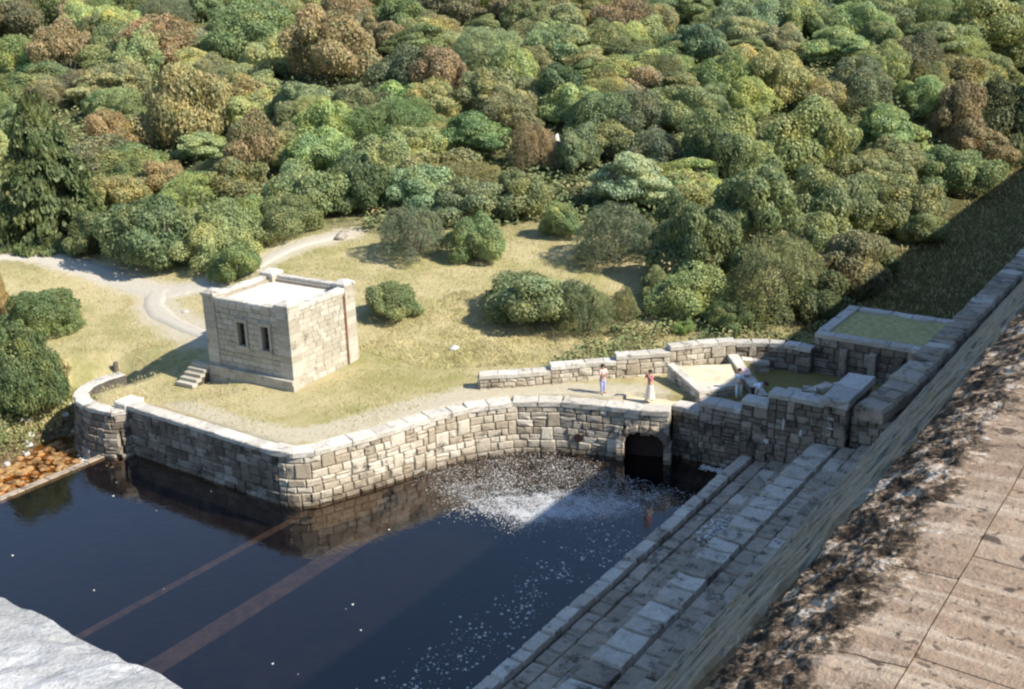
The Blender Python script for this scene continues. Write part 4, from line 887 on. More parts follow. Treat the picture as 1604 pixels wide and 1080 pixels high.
# ------------------------------------------------------------------ water
tag(mesh_obj('water', [(-50.85, -60, -2.8), (-13.5, -60, -2.8), (-13.5, 50.3, -2.8), (-50.85, 50.3, -2.8)], [(0, 1, 2, 3)], 'water'), kind='structure')
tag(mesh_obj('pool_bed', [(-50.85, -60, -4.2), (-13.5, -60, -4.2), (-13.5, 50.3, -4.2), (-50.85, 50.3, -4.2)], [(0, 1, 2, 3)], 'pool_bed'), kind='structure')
tag(mesh_obj('stream', [(-60, -60, -3.3), (-51.15, -60, -3.3), (-51.15, 36, -3.3), (-60, 36, -3.3)], [(0, 1, 2, 3)], 'stream_water'), kind='structure')
# sunken sills under the water
th_ = thing('sunken_sill', 'broad pale submerged sill crossing the pool towards the curved wall', 'submerged sill', (-32.8, 22, -4.2))
y = 2.
mbp = Path([(-32.6, 2), (-32.75, 34), (-33.0, 38.4), (-33.7, 40.4), (-34.6, 41.3)])
s = 0; r = random.Random(5)
while s < mbp.L-.3:
    e = min(mbp.L, s+r.uniform(1.2, 2)); m = (s+e)/2
    me = r.choice(slab_variants('sill_stone', 'sunken_stone', 1, jit=.008, bev=.04)) if s == 0 else me
    link('sill_stone', me, th_, mat4=frame(mbp.at(m), mbp.tan(m), -3.01, e-s+.04, .82, .2)); s = e
th_ = thing('sunken_sill', 'narrow reddish submerged sill, the thinner of two lines under the pool water', 'submerged sill', (-37.1, 22, -4.2))
mbp = Path([(-37.3, 2), (-37.1, 24), (-36.95, 34.9)]); s = 0
while s < mbp.L-.3:
    e = min(mbp.L, s+r.uniform(1.5, 2.4)); m = (s+e)/2
    link('sill_stone', me, th_, mat4=frame(mbp.at(m), mbp.tan(m), -3.08, e-s+.04, .15, .2)); s = e

for a_, w_, z_ in ((-32.6, .35, -3.12), (-37.2, .08, -3.2)):
    tg_ = [o for o in COL.objects if o.name.startswith('sunken_sill')][0 if a_ > -35 else 1]
    pth_ = Path([(-32.6, 2), (-32.75, 34), (-33.0, 38.4), (-33.7, 40.4), (-34.6, 41.3)]) if a_ > -35 else Path([(-37.3, 2), (-37.1, 24), (-36.95, 34.9)])
    mb = MB()
    for i in range(24):
        s0_, s1_ = pth_.L*i/24, pth_.L*(i+1)/24; m_ = (s0_+s1_)/2
        mb.box(-.5, .5, -.5, .5, -.5, .5, frame(pth_.at(m_), pth_.tan(m_), (z_-4.3)/2, s1_-s0_, w_*2, z_+4.3))
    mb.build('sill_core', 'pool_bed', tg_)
# weir between pool and stream
wr = thing('weir', 'low stone weir sill at the left end of the pool, stream below it', 'weir', (-51, 20, -3.4))
wp = Path([(-51.05, 33.4), (-51.05, 0)])
s = 0
while s < wp.L:
    L = r.uniform(.9, 1.6); link('weir_stone', r.choice(STEPV), wr, mat4=frame(wp.at(s+L/2), wp.tan(s+L/2), -2.87, L-.03, .5, .2+r.uniform(-.01, .02))); s += L
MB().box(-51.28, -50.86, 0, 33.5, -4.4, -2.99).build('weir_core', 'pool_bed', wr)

# ------------------------------------------------------------------ pool retaining wall
WP = Path(WALL)
sh0, sh1 = WP.near(-26.5, 48.0), WP.near(-24.35, 48.6)
def hole(s, z):
    if not (sh0-.1 < s < sh1+.1): return False
    c = (s-(sh0+sh1)/2)/((sh1-sh0)/2+.1); return z < -1.62+.5*math.sqrt(max(0, 1-c*c))
rw = thing('retaining_wall', 'long curved stone retaining wall holding the grass platform above the dark pool', 'retaining wall', (-37, 34.5, -2.8))
sc_cr = WP.near(-38.5, 34.36)
masonry(rw, WP, -.2, -3.05, DARKV, lr=(.55, 1.1), hr=(.36, .52), seed=20, s0=0, s1=sc_cr+.2, depth=.34)  # straight length faces away from the sun; its shade deepened by darker stone
masonry(rw, WP, -.2, -3.05, POOLV, lr=(.40, .92), hr=(.30, .50), hole=hole, seed=21, s0=sc_cr+.2, depth=.34, gap=.035)
coping(rw, WP, .06, CAPV, width=.8, h=.26, s0=0, s1=sc_cr-.2, seed=5)
coping(rw, WP, .10, CAPV, width=.95, h=.30, s0=sc_cr-.2, seed=6, lr=(.8, 1.4))
core(rw, WP, -.1, -4.4, .85, 'pale_mortar', skip=lambda s: (-.85 if sh0-.2 < s < sh1+.2 else None))
# corner buttress block where straight and curved lengths meet

# culvert mouth: shallow box coloured dark to look deep, jamb stones and arch
hc = (sh0+sh1)/2; tc = WP.tan(hc); pc = WP.at(hc); oc = Vector((tc.y, -tc.x))
cu_ = thing('culvert', 'dark arched culvert mouth in the pool wall beside the shaded end wall', 'culvert', (pc.x, pc.y, -3))
hwid = (sh1-sh0)/2
mb = MB()
Mx = frame(pc, tc, 0, 1, 1, 1)
prof = [(-hwid, -4), (-hwid, -1.62)]+[(hwid*math.cos(a_), -1.62+.5*math.sin(a_)) for a_ in [math.pi*(1-k/8) for k in range(1, 8)]]+[(hwid, -1.62), (hwid, -4)]
n_ = len(prof)
vsv = [Mx @ Vector((x, y, z)) for y in (.02, .62) for x, z in prof]
mb.add(vsv, [(i, i+1, n_+i+1, n_+i) for i in range(n_-1)]+[tuple(range(n_, 2*n_))]); mb.build('barrel', 'cavity_shade', cu_)
for k in range(7):
    a_ = math.pi*(k+.5)/7; c_ = Mx @ Matrix.Translation((hwid*1.07*math.cos(a_), -.05, -1.62+.66*math.sin(a_))) @ Matrix.Rotation(math.pi/2-a_, 4, 'Y') @ Matrix.Diagonal((.46, .45, .36, 1))
    link('arch_stone', r.choice(DARKV), cu_, mat4=c_)
for sx in (-1, 1):
    for k in range(3):
        link('jamb_stone', r.choice(POOLV if sx < 0 else DARKV), cu_, mat4=Mx @ Matrix.Translation((sx*(hwid+.16), -.05, -1.86-.52*k)) @ Matrix.Diagonal((.40, .46, .5, 1)))
mb = MB(); mb.prism([(-27.6, 48.35), (-24.5, 49.3), (-24.5, 51.3), (-27.6, 50.6)], -.5, .0); mb.build('cover_slab', 'worn_earth', cu_)
pd = WP.near(-28.9, 47.3); t_ = WP.tan(pd); p_ = WP.at(pd); o_ = Vector((t_.y, -t_.x))
mb = MB(); 
q_ = Vector((p_.x, p_.y, -1.9))+Vector((o_.x, o_.y, 0))*.1
mb.tube([q_-Vector((o_.x, o_.y, 0))*.3, q_+Vector((o_.x, o_.y, 0))*.02], [.25, .25], 10)
tag(mb.build('drain_hole', 'cavity_shade'), 'small dark round drain hole low in the curved wall left of the culvert', 'drain')

# ------------------------------------------------------------------ curled wing wall at the left end
CP = Path(CURL)
cw = thing('wing_wall', 'curled end of the stone wall above the weir, pale coping bent like a hook', 'wall', (-54, 34.5, -3.3))
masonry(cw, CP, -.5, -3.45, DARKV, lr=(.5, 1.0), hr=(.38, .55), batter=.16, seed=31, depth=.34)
coping(cw, CP, lambda s: -.18-.1*(1-s/CP.L), CAPV, width=.8, h=.26, lr=(.6, 1.), seed=8)
core(cw, CP, -.3, -4.4, .8, 'mortar', batter=.16)
mb = MB(); mb.box(-50.95, -50.15, 34.25, 35.3, -3.4, .16)
link('end_pier', slab_variants('end_pier', 'coping_stone', 1)[0], cw, mat4=Matrix.Translation((-50.35, 34.95, -.05)) @ Matrix.Diagonal((1.0, 1.3, .36, 1)))

# ------------------------------------------------------------------ shaded end wall with stepped copings
EY = 49.7
ew = thing('end_wall', 'tall shaded stone end wall with stepped coping closing the pool', 'wall', (-20, 49.7, -3))
steps_ = [(-24.45, -23.0, .12), (-23.0, -20.7, .66), (-20.7, -19.3, 1.22), (-19.3, -16.42, 1.86)]
EP = Path([(-24.45, EY-.12), (-16.4, EY)])
def ztop_e(s):
    x = EP.at(s).x
    for a, b, z in steps_:
        if x < b: return z-.28
    return steps_[-1][2]-.28
def zbot_e(s):
    x = EP.at(s).x
    return -3.3 if x < -20.6 else -2.2
nE = 0
for i, (a, b, z) in enumerate(steps_):
    A_ = EP.near(a, EY); B_ = EP.near(b, EY)
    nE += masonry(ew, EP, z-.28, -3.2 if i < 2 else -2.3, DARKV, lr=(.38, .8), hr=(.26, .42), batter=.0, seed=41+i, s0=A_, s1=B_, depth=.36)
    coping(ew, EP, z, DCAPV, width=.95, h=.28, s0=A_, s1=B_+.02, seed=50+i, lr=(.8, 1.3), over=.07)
    core(ew, EP, z-.1, -4.4, .8, 'mortar', s0=A_, s1=B_, batter=0, name='wall_core')
# small white lime streaks
def patch(parent, cx, cz, w_, h_, mat='foam', name='lime_streak', y=EY-.215, seed=0):
    q = random.Random(seed); n = 9; v = []
    for yy in (y, y+.03):
        for k in range(n):
            a_ = 2*math.pi*k/n; rr = q.uniform(.6, 1.1); v.append((cx+w_*.5*rr*math.cos(a_), yy, cz+h_*.5*rr*math.sin(a_)))
    return mesh_obj(name, v, [tuple(range(n)), tuple(range(2*n-1, n-1, -1))]+[(k, n+k, n+(k+1) % n, (k+1) % n) for k in range(n)], mat, parent)
patch(ew, -18.35, .35, .13, .75, seed=1); patch(ew, -17.45, .1, .14, .5, seed=2); patch(ew, -19.2, -.75, .34, .3, seed=3)

# gate pillar with long slab
pl = thing('gate_pillar', 'stone pillar capped by one long pale slab at the end of the shaded wall', 'pillar', (-15.8, 49.4, -.5))
PP = Path([(-16.38, 49.42), (-15.25, 49.42)])
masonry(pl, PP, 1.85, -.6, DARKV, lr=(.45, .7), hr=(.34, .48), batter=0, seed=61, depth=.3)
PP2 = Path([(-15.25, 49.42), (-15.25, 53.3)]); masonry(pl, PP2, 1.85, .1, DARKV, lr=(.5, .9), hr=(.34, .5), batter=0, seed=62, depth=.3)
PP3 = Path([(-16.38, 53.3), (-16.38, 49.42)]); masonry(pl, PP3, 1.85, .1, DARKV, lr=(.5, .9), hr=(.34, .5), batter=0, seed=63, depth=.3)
MB().box(-16.25, -15.38, 49.55, 53.2, -.8, 1.84).build('pillar_core', 'mortar', pl)
for (y0, y1) in ((49.3, 51.35), (51.35, 53.45)):
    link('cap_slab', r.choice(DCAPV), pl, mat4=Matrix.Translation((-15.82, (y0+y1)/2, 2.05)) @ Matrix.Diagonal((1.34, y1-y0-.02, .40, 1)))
patch(pl, -15.95, 1.25, .42, .16, y=49.26, seed=5, mat='white_granite'); patch(pl, -15.95, .75, .45, .12, y=49.26, seed=6, mat='white_granite')

# ------------------------------------------------------------------ dam toe kerb
kb = thing('toe_kerb', 'rough rounded stone kerb running along the foot of the dam beyond the pillar', 'kerb', (-14, 50, 0))
KP = Path([(-14.15, 140), (-14.15, 64), (-14.3, 56), (-14.6, 52), (-14.95, 49.95)])
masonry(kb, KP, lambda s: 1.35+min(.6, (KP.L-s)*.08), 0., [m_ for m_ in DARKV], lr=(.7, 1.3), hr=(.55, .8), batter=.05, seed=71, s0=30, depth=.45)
s = 0
mb = MB()
while s < KP.L:
    L = r.uniform(.8, 1.5); t_ = KP.tan(s+L/2); p_ = KP.at(s+L/2)-Vector((t_.y, -t_.x))*.62
    z_ = 1.55+min(.6, (KP.L-s)*.08)+r.uniform(-.05, .08)
    M_ = frame(p_, t_, z_, L-.03, 1.45+r.uniform(-.05, .06), .7, yaw=r.uniform(-.03, .03), lean=r.uniform(-.08, .08))
    link('kerb_stone', r.choice(STEPV if r.random() < .7 else PSTEPV), kb, mat4=M_); s += L
MB().box(-14.6, -13.0, 50.2, 140, -.5, 1.25).build('kerb_core', 'mortar', kb)
# wall end below first kerb stone, on the steps
EP2 = Path([(-15.15, 49.9), (-13.3, 49.9)]); masonry(kb, EP2, 1.3, -.3, DARKV, lr=(.4, .7), hr=(.35, .5), batter=0, seed=72, depth=.3)

# ------------------------------------------------------------------ stepped toe of the dam
tw = thing('stepped_apron', 'wide stepped stone apron running down along the foot of the dam into the pool', 'steps', (-18, 30, -3))
ROWS = [(-20.62, -19.83, -1.80, .55, PSTEPV, (.7, 1.4)), (-19.80, -18.98, -1.92, .5, STEPV, (.8, 1.6)), (-18.95, -18.05, -1.74, .5, STEPV, (.7, 1.5)),
        (-18.02, -16.95, -1.38, .6, STEPV, (.7, 1.3)), (-16.90, -15.45, -.20, 1.3, PSTEPV, (.8, 1.5)), (-15.42, -14.55, -.12, .6, STEPV, (.8, 1.6)), (-14.52, -13.7, .22, .6, STEPV, (.8, 1.5))]
for i, (x0, x1, z, h_, V_, lr_) in enumerate(ROWS):
    s = 2.+r.uniform(0, 1)
    while s < 49.55:
        L = r.uniform(*lr_); 
        if s+L > 49.2: L = 49.62-s
        ws = .015
        link('step_stone', r.choice(V_ if r.random() < .93 else (STEPV if V_ is PSTEPV else PSTEPV)), tw,
             mat4=Matrix.Translation(((x0+x1)/2+r.uniform(-ws, ws), s+L/2, z-h_/2+r.uniform(-.045, .045))) @ Matrix.Rotation(r.uniform(-.012, .012), 4, 'Y') @ Matrix.Diagonal((x1-x0-.17, L-.025, h_, 1)))
        s += L
mb = MB()
for i, (x0, x1, z, h_, V_, lr_) in enumerate(ROWS):
    mb.box(x0+.06, x1+.06, -2, 49.6, -4.5-.01*i, z-.30)
mb.build('apron_core', 'mortar', tw)
# riser below the bottom row and B row
FP = Path([(-20.55, 2), (-20.55, 49.5)][::-1])
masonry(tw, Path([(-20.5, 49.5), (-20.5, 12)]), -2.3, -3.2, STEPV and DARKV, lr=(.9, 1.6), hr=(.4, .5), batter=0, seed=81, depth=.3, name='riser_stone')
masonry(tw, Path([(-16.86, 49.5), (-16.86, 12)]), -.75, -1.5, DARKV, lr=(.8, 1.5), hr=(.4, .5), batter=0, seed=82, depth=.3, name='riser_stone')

# ------------------------------------------------------------------ dam: body, face courses, crest
dm = thing('dam', 'massive masonry dam face falling steeply below the camera to the stepped apron', 'dam', (-2, 40, 0))
FX0, FZ0, FX1, FZ1 = -13.85, .05, -1.95, 18.45
slope = math.atan2(FZ1-FZ0, FX1-FX0); Lf = math.hypot(FX1-FX0, FZ1-FZ0)
MB().add([(x, y, z) for y in (-30, 175) for x, z in ((FX0+.25, -6), (FX0+.25, FZ0), (FX1+.25, FZ1), (FX1+.25, 19.1), (9, 19.1), (9, -6))],
         [(0, 1, 7, 6), (1, 2, 8, 7), (2, 3, 9, 8), (3, 4, 10, 9), (4, 5, 11, 10), (5, 0, 6, 11), (5, 4, 3, 2, 1, 0), (6, 7, 8, 9, 10, 11)]).build('dam_body', 'mortar', dm)
fm = MB(); npart = 0; up = 0.
course = 0
Xf = Vector((math.cos(slope), 0, math.sin(slope))); Nf = Vector((-math.sin(slope), 0, math.cos(slope)))
pv = [pillow(i*7+3, jit=.06) for i in range(8)]
while up < Lf:
    hh = r.uniform(.5, .72); yv = 8+r.uniform(0, 1)
    while yv < 150:
        L = r.uniform(.9, 1.7)*(1 if yv < 90 else 2)
        c_ = Vector((FX0, yv+L/2, FZ0))+Xf*(up+hh/2)+Nf*(-.02+r.uniform(-.03, .05))
        # local x -> -Y(world), -y -> outward normal, z -> up the slope
        R_ = Matrix(((0, -Nf.x, Xf.x, c_.x), (-1, -Nf.y, Xf.y, c_.y), (0, -Nf.z, Xf.z, c_.z), (0, 0, 0, 1)))
        M_ = R_ @ Matrix.Diagonal((L-.04, .34, min(hh, Lf-up)-.035, 1))
        if up < 2.9 and 24 < yv < 75 and npart < 290:
            link('face_stone', r.choice(FACEV), dm, mat4=M_); npart += 1
        else:
            v_, f_ = pv[r.randrange(8)]; fm.add([M_ @ Vector(q) for q in v_], f_)
        yv += L
    up += hh
tag(fm.build('face_stones', 'face_stone', dm), kind='stuff')

# crest blocks: smooth top, broken chamfer edge
from mathutils import noise as mn
def crest_block(y0, y1, x0, x1, dense, rough):
    ny = max(2, int((y1-y0)/dense)); v = []; f = []
    # section from the right (x1) to the edge then down
    if rough:
        sec = [(x1, 19.5)]+[(x1+(-1.25-x1)*k/6, 19.5-.02*k/6) for k in range(1, 7)]
        m = max(6, int(.62/dense)); sec += [(-1.25-.50*k/m, 19.48-.28*(k/m)**1.25) for k in range(1, m+1)]
        sec += [(-1.80, 19.05), (-1.82, 18.7), (-1.75, 18.5), (x1, 18.5)]
    else:
        sec = [(x1, 19.47)]+[(x1+(x0-x1)*k/6, 19.47+.03*k/6) for k in range(1, 7)]+[(x0, 18.9), (x1, 18.9)]
    n = len(sec)
    for j in range(ny+1):
        yy = y0+.004+(y1-y0-.008)*j/ny
        for (x, z) in sec:
            px_, pz_ = x, z
            q = Vector((x, yy, z))
            if rough and x < -1.0 and z > 18.6:
                k = min(1, (-1.0-x)/.3)
                e_ = mn.fractal(q*7.5, .75, 2.1, 5)*.024*k+mn.fractal(q*2.1+Vector((9, 3, 1)), 1, 2, 3)*.020*k
                px_ -= e_*.8; pz_ += e_*.75
            else:
                pz_ += mn.noise(q*1.6)*.012
            # eased joints
            ed = min(yy-y0, y1-yy)
            if ed < .02 and z > 19: pz_ -= .012
            v.append((px_, yy, pz_))
    for j in range(ny):
        for k in range(n-1): f.append((j*n+k, (j+1)*n+k, (j+1)*n+k+1, j*n+k+1))
        f.append((j*n+n-1, (j+1)*n+n-1, (j+1)*n, j*n))
    f.append(tuple(range(n))); f.append(tuple(ny*n+k for k in range(n-1, -1, -1)))
    me = bpy.data.meshes.new('crest_block'); me.from_pydata(v, [], f); me.materials.append(MATS['crest_smooth'])
    me.update(); return link('crest_block', me, dm, loc=(0, 0, 0))
y = -4.
while y < 150:
    L = r.uniform(.8, 1.15) if y < 20 else r.uniform(2.5, 3.5)
    crest_block(y, y+L, None, -.95, .022 if 2.5 < y < 7 else (.04 if y < 13 else .3), True); y += L
y = -4.3
while y < 150:
    L = r.uniform(.75, 1.25) if y < 20 else r.uniform(2.5, 3.5)
    crest_block(y, y+L, -.943, .9, .2, False); y += L
# parapet return at the lower left
pr = thing('parapet', 'rough white granite parapet end close to the camera in the bottom left corner', 'parapet', (-5, 1.2, 19))
def granite_block(x0, x1, y0, y1, z0, z1):
    nx_ = int((x1-x0)/.05); ny_ = int((y1-y0)/.05); v = []; f = []
    for j in range(ny_+1):
        for i in range(nx_+1):
            x = x0+(x1-x0)*i/nx_; y_ = y0+(y1-y0)*j/ny_; q = Vector((x, y_, z1)); e_ = mn.fractal(q*9, .6, 2.1, 6)*.022
            ed = min(j, ny_-j)/6.; drop = .05*max(0, 1-ed)**2
            v.append((x, y_+mn.noise(q*6)*.02*(1 if j in (0, ny_) else 0), z1+e_-drop))
    for j in range(ny_):
        for i in range(nx_): f.append((j*(nx_+1)+i, j*(nx_+1)+i+1, (j+1)*(nx_+1)+i+1, (j+1)*(nx_+1)+i))
    b = len(v); bx = [(x0, y0), (x1, y0), (x1, y1), (x0, y1)]
    mb = MB(); mb.add(v, f); mb.box(x0, x1, y0+.0, y1-.0, z0, z1-.06)
    # rough front skirt
    sk = []; sf = []
    for j, (yy, zz) in enumerate(((y1, z1-.05), (y1+.03, z1-.2), (y1+.04, z1-.5), (y1, z0))):
        for i in range(nx_+1):
            x = x0+(x1-x0)*i/nx_; q = Vector((x, yy, zz)); sk.append((x, yy+mn.fractal(q*5, .8, 2.1, 4)*.02 if j else v[ny_*(nx_+1)+i][1], zz if j else v[ny_*(nx_+1)+i][2]))
    for j in range(3):
        for i in range(nx_): sf.append((j*(nx_+1)+i, j*(nx_+1)+i+1, (j+1)*(nx_+1)+i+1, (j+1)*(nx_+1)+i))
    mb.add(sk, sf)
    return mb.build('coping_block', 'white_granite', pr, smooth=False)
granite_block(-5.2, -1.2, .75, 1.77, 19.6, 20.3); granite_block(-8.6, -5.22, .75, 1.77, 19.6, 20.3)
MB().box(-8.55, -1.9, .85, 1.6, 4, 19.62).build('pier', 'face_stone', pr)

# ------------------------------------------------------------------ back wall behind the platform
bw = thing('back_wall', 'low sunlit rubble wall with stepped pale coping behind the grass platform', 'wall', (-30, 50, 0))
BW = [(-34.6, 46.2), (-33.0, 47.5), (-31.4, 49.0), (-29.8, 50.6), (-28.1, 52.0), (-26.6, 53.4), (-25.3, 54.9), (-24.1, 56.0), (-22.6, 57.0), (-21.2, 57.4), (-19.9, 57.3)]
BP = Path(BW)
marks = [(0, .95), (BP.near(-31.6, 48.8), 1.22), (BP.near(-28.9, 51.3), 1.55), (BP.near(-26.6, 53.4), 1.85), (BP.near(-23.8, 56.2), 1.75)]
for i, (a, z) in enumerate(marks):
    b = marks[i+1][0] if i+1 < len(marks) else BP.L
    V_ = POOLV if i < 4 else DARKV  # last stretch in the dam shadow: shade put into darker stone
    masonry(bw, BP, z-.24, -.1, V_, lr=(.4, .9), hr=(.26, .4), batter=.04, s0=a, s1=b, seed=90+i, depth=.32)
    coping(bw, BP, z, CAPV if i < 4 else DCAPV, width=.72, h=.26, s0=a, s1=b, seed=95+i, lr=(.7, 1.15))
    core(bw, BP, z-.1, -.8, .65, 'pale_mortar' if i < 4 else 'mortar', s0=a, s1=b, batter=.04)
masonry(bw, Path([(-35.1, 46.7), (-34.62, 46.2)]), .7, -.1, POOLV, lr=(.4, .7), hr=(.26, .4), seed=99, depth=.3)

# ------------------------------------------------------------------ walled terrace bed in the shade
tb = thing('raised_bed', 'walled rectangular raised grass bed in the dam shadow beside the kerb', 'raised bed', (-17, 61, 0))
TX0, TX1, TY0, TY1, TZ = -19.95, -13.9, 57.9, 63.9, 2.5
for k, (pth, V_) in enumerate(((Path([(TX0, TY0), (TX1, TY0)]), DARKV), (Path([(TX0, TY1), (TX0, TY0)]), DARKV))):
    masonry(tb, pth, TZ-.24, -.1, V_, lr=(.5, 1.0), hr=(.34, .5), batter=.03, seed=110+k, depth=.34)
for k, (a, b) in enumerate((((TX0, TY0), (TX1, TY0)), ((TX0, TY1), (TX0, TY0+.66)), ((TX1, TY1), (TX0+.66, TY1)))):
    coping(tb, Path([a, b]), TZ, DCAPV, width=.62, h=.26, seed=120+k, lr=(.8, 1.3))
MB().box(TX0+.12, TX1, TY0+.12, TY1-.12, -.5, TZ-.26).build('bed_core', 'mortar', tb)
gx = [TX0+.5+(TX1-TX0-.6)*i/14 for i in range(15)]; gy = [TY0+.5+(TY1-TY0-1.0)*j/14 for j in range(15)]
mesh_obj('turf', [(x, y, TZ-.15+.06*math.sin(x*2.1)*math.sin(y*1.7)) for y in gy for x in gx], [(j*15+i, j*15+i+1, (j+1)*15+i+1, (j+1)*15+i) for j in range(14) for i in range(14)], 'bed_turf', tb)
for k, x in enumerate((-18.2, -16.6, -15.2)):
    link('buttress_stone', DARKV[k], tb, mat4=Matrix.Translation((x, TY0-.12, .95)) @ Matrix.Diagonal((.42, .5, 1.9, 1)))

# ------------------------------------------------------------------ sloping sunlit bed and low wall on the platform
def poly_bed(name, label, cat, pts, zt, topmat, V_, CV, edges, zb=-.1, seed=0, capw=.5):
    cxy = (sum(p[0] for p in pts)/len(pts), sum(p[1] for p in pts)/len(pts), 0)
    o = thing(name, label, cat, cxy)
    MB().prism([((p[0]-cxy[0])*.93+cxy[0], (p[1]-cxy[1])*.93+cxy[1]) for p in pts], zb-.4, [z-.10 for z in zt]).build('bed_fill', topmat, o)
    for k in edges:
        a, b = pts[k], pts[(k+1) % len(pts)]; za, zb2 = zt[k], zt[(k+1) % len(pts)]; pth = Path([a, b])
        fz = lambda s, za=za, zb2=zb2, L=pth.L: za+(zb2-za)*s/L
        masonry(o, pth, lambda s: fz(s)-.2, zb, V_, lr=(.4, .8), hr=(.28, .4), seed=seed+k, depth=.3, batter=.02)
        s = 0; q = random.Random(seed+k)
        while s < pth.L-.05:
            e = min(pth.L, s+q.uniform(.6, 1.0)); 
            if pth.L-e < .3: e = pth.L
            m = (s+e)/2; t_ = pth.tan(m); p_ = pth.at(m)-Vector((t_.y, -t_.x))*(capw/2-.04)
            M_ = frame(p_, t_, fz(m)-.09, e-s-.02, capw, .2) 
            M_ = frame(p_, t_, fz(m)-.09, 1, 1, 1) @ Matrix.Rotation(-math.atan2(fz(e)-fz(s), e-s), 4, 'Y') @ Matrix.Diagonal((e-s-.02, capw, .2, 1))
            link('coping_stone', q.choice(CV), o, mat4=M_); s = e
    return o
poly_bed('sloping_bed', 'sunlit sloping raised bed of bare gravel with pale stone edging behind the end wall', 'raised bed',
         [(-26.3, 52.5), (-23.45, 50.55), (-21.9, 52.6), (-23.5, 54.9)], [1.15, .75, .80, 1.05], 'worn_earth', POOLV, CAPV, (0, 1), seed=130)
poly_bed('low_wall', 'low pale-topped wall falling forwards between the sloping bed and the shaded lawn', 'wall',
         [(-24.2, 55.9), (-20.75, 52.0), (-20.15, 52.5), (-23.5, 56.5)], [1.05, .55, .55, 1.05], 'ground', POOLV, CAPV, (0,), seed=140, capw=.6)
poly_bed('low_wall', 'short pale wall stub joining the low wall to the curved back wall', 'wall',
         [(-23.7, 56.3), (-23.3, 55.7), (-21.9, 56.4), (-22.3, 57.0)], [1.0, 1.0, .8, .8], 'worn_earth', POOLV, CAPV, (1,), seed=145, capw=.5)

# loose slabs lying on the shaded lawn
for k, (x, y, z, a, b, c, rot, lb) in enumerate(((-20.0, 52.9, .25, .9, .6, .35, .5, 'grey block nearest the foot of the low wall on the shaded lawn'), (-19.5, 54.0, .25, .8, .6, .3, .2, 'grey block second in the broken row across the shaded lawn'),
        (-19.3, 52.9, .22, .8, .5, .25, .9, 'grey block lying in front of the broken row on the shaded lawn'), (-18.9, 54.6, .25, .7, .6, .3, .4, 'small grey block in the middle of the broken row on the lawn'), (-18.45, 55.6, .22, 1.0, .6, .24, 1.2, 'long pale slab at the far end of the broken row'),
        (-17.9, 56.2, .22, .9, .55, .22, 1.1, 'pale slab furthest right in the broken row on the lawn'))):
    v_, f_ = slab(200+k, jit=.06)
    o = mesh_obj('stone_block', v_, f_, 'pale_step'); o.matrix_world = Matrix.Translation((x, y, z+c*.3)) @ Matrix.Rotation(rot, 4, 'Z') @ Matrix.Diagonal((a, b, c, 1)); tag(o, lb, 'stone block', 'broken row of stone blocks on the shaded lawn')
mb = MB(); mb.tube([(-17.3, 54.1, .1), (-17.3, 54.1, .42)], [.42, .36], 12)
tag(mb.build('manhole', 'dark_cloth'), 'dark round cover on the shaded lawn beside the long-slabbed pillar', 'manhole cover')

# ------------------------------------------------------------------ stone hut
hut = thing('stone_hut', 'small square flat-roofed stone valve house with two narrow windows on its shaded front', 'hut', (-43.5, 40.85, 0))
TH = math.radians(3.5); BM = Matrix.Translation((-43.5, 40.85, 0)) @ Matrix.Rotation(TH, 4, 'Z')
HW, HD, HT = 6.45, 5.75, 4.55
def hbox(name, mat, x0, x1, y0, y1, z0, z1, parent=None):
    mb = MB(); mb.box(x0, x1, y0, y1, z0, z1, BM); return mb.build(name, mat, parent or hut)
WIN = [(-3.92, -3.36, 2.1, 3.5), (-2.12, -1.56, 2.1, 3.5)]
# wall shells behind the blocks, front with window openings
fx = [-HW+.25, WIN[0][0], WIN[0][1], WIN[1][0], WIN[1][1], -.25]
mb = MB()
for i in range(5):
    if i in (1, 3): mb.box(fx[i], fx[i+1], .22, .6, 0, 2.1, BM); mb.box(fx[i], fx[i+1], .22, .6, 3.5, HT, BM)
    else: mb.box(fx[i], fx[i+1], .22, .6, 0, HT, BM)
mb.box(-HW+.25, -.22, HD-.6, HD-.22, 0, HT, BM); mb.box(-.6, -.221, .6, HD-.6, 0, HT, BM); mb.box(-HW+.221, -HW+.6, .6, HD-.6, 0, HT, BM)
mb.build('wall', 'pale_mortar', hut)
def ashlar_face(xa, ya, xb, yb, z0, z1, win=(), seed=0, kind='block', chunk=.33):
    q = random.Random(seed); a = Vector((xa, ya)); b = Vector((xb, yb)); L = (b-a).length; t_ = (b-a).normalized()
    nc = round((z1-z0)/chunk); ch = (z1-z0)/nc; ob = []
    for c in range(nc):
        za = z0+c*ch; s = 0; off = (c % 2)*.3
        while s < L-.02:
            e = s+q.uniform(.5, .85)*(.6 if s == 0 and off else 1)
            if L-e < .3: e = L
            seg = [(s, e)]
            for (w0, w1, wz0, wz1) in win:
                W0, W1 = L+w0-.12-0, L+w1+.12
                if wz0-.1 < za+ch*.5 < wz1+.1:
                    ns = []
                    for (p0, p1) in seg:
                        if p1 <= W0 or p0 >= W1: ns.append((p0, p1))
                        else:
                            if W0-p0 > .08: ns.append((p0, W0))
                            if p1-W1 > .08: ns.append((W1, p1))
                    seg = ns
            for (p0, p1) in seg:
                m = a+t_*((p0+p1)/2); out = Vector((t_.y, -t_.x)); m = m-out*(.15)+out*q.uniform(-.004, .008)
                M_ = BM @ frame(m, t_, za+ch/2, p1-p0-.014, .30, ch-.014); ob.append(M_)
            s = e
    return ob
for M_ in ashlar_face(-HW+.8, .06, -.8, .06, .62, HT-.05, [(w0+.8, w1+.8, a, b) for w0, w1, a, b in WIN], seed=1): link('ashlar_block', r.choice(ASHV), hut, mat4=M_)
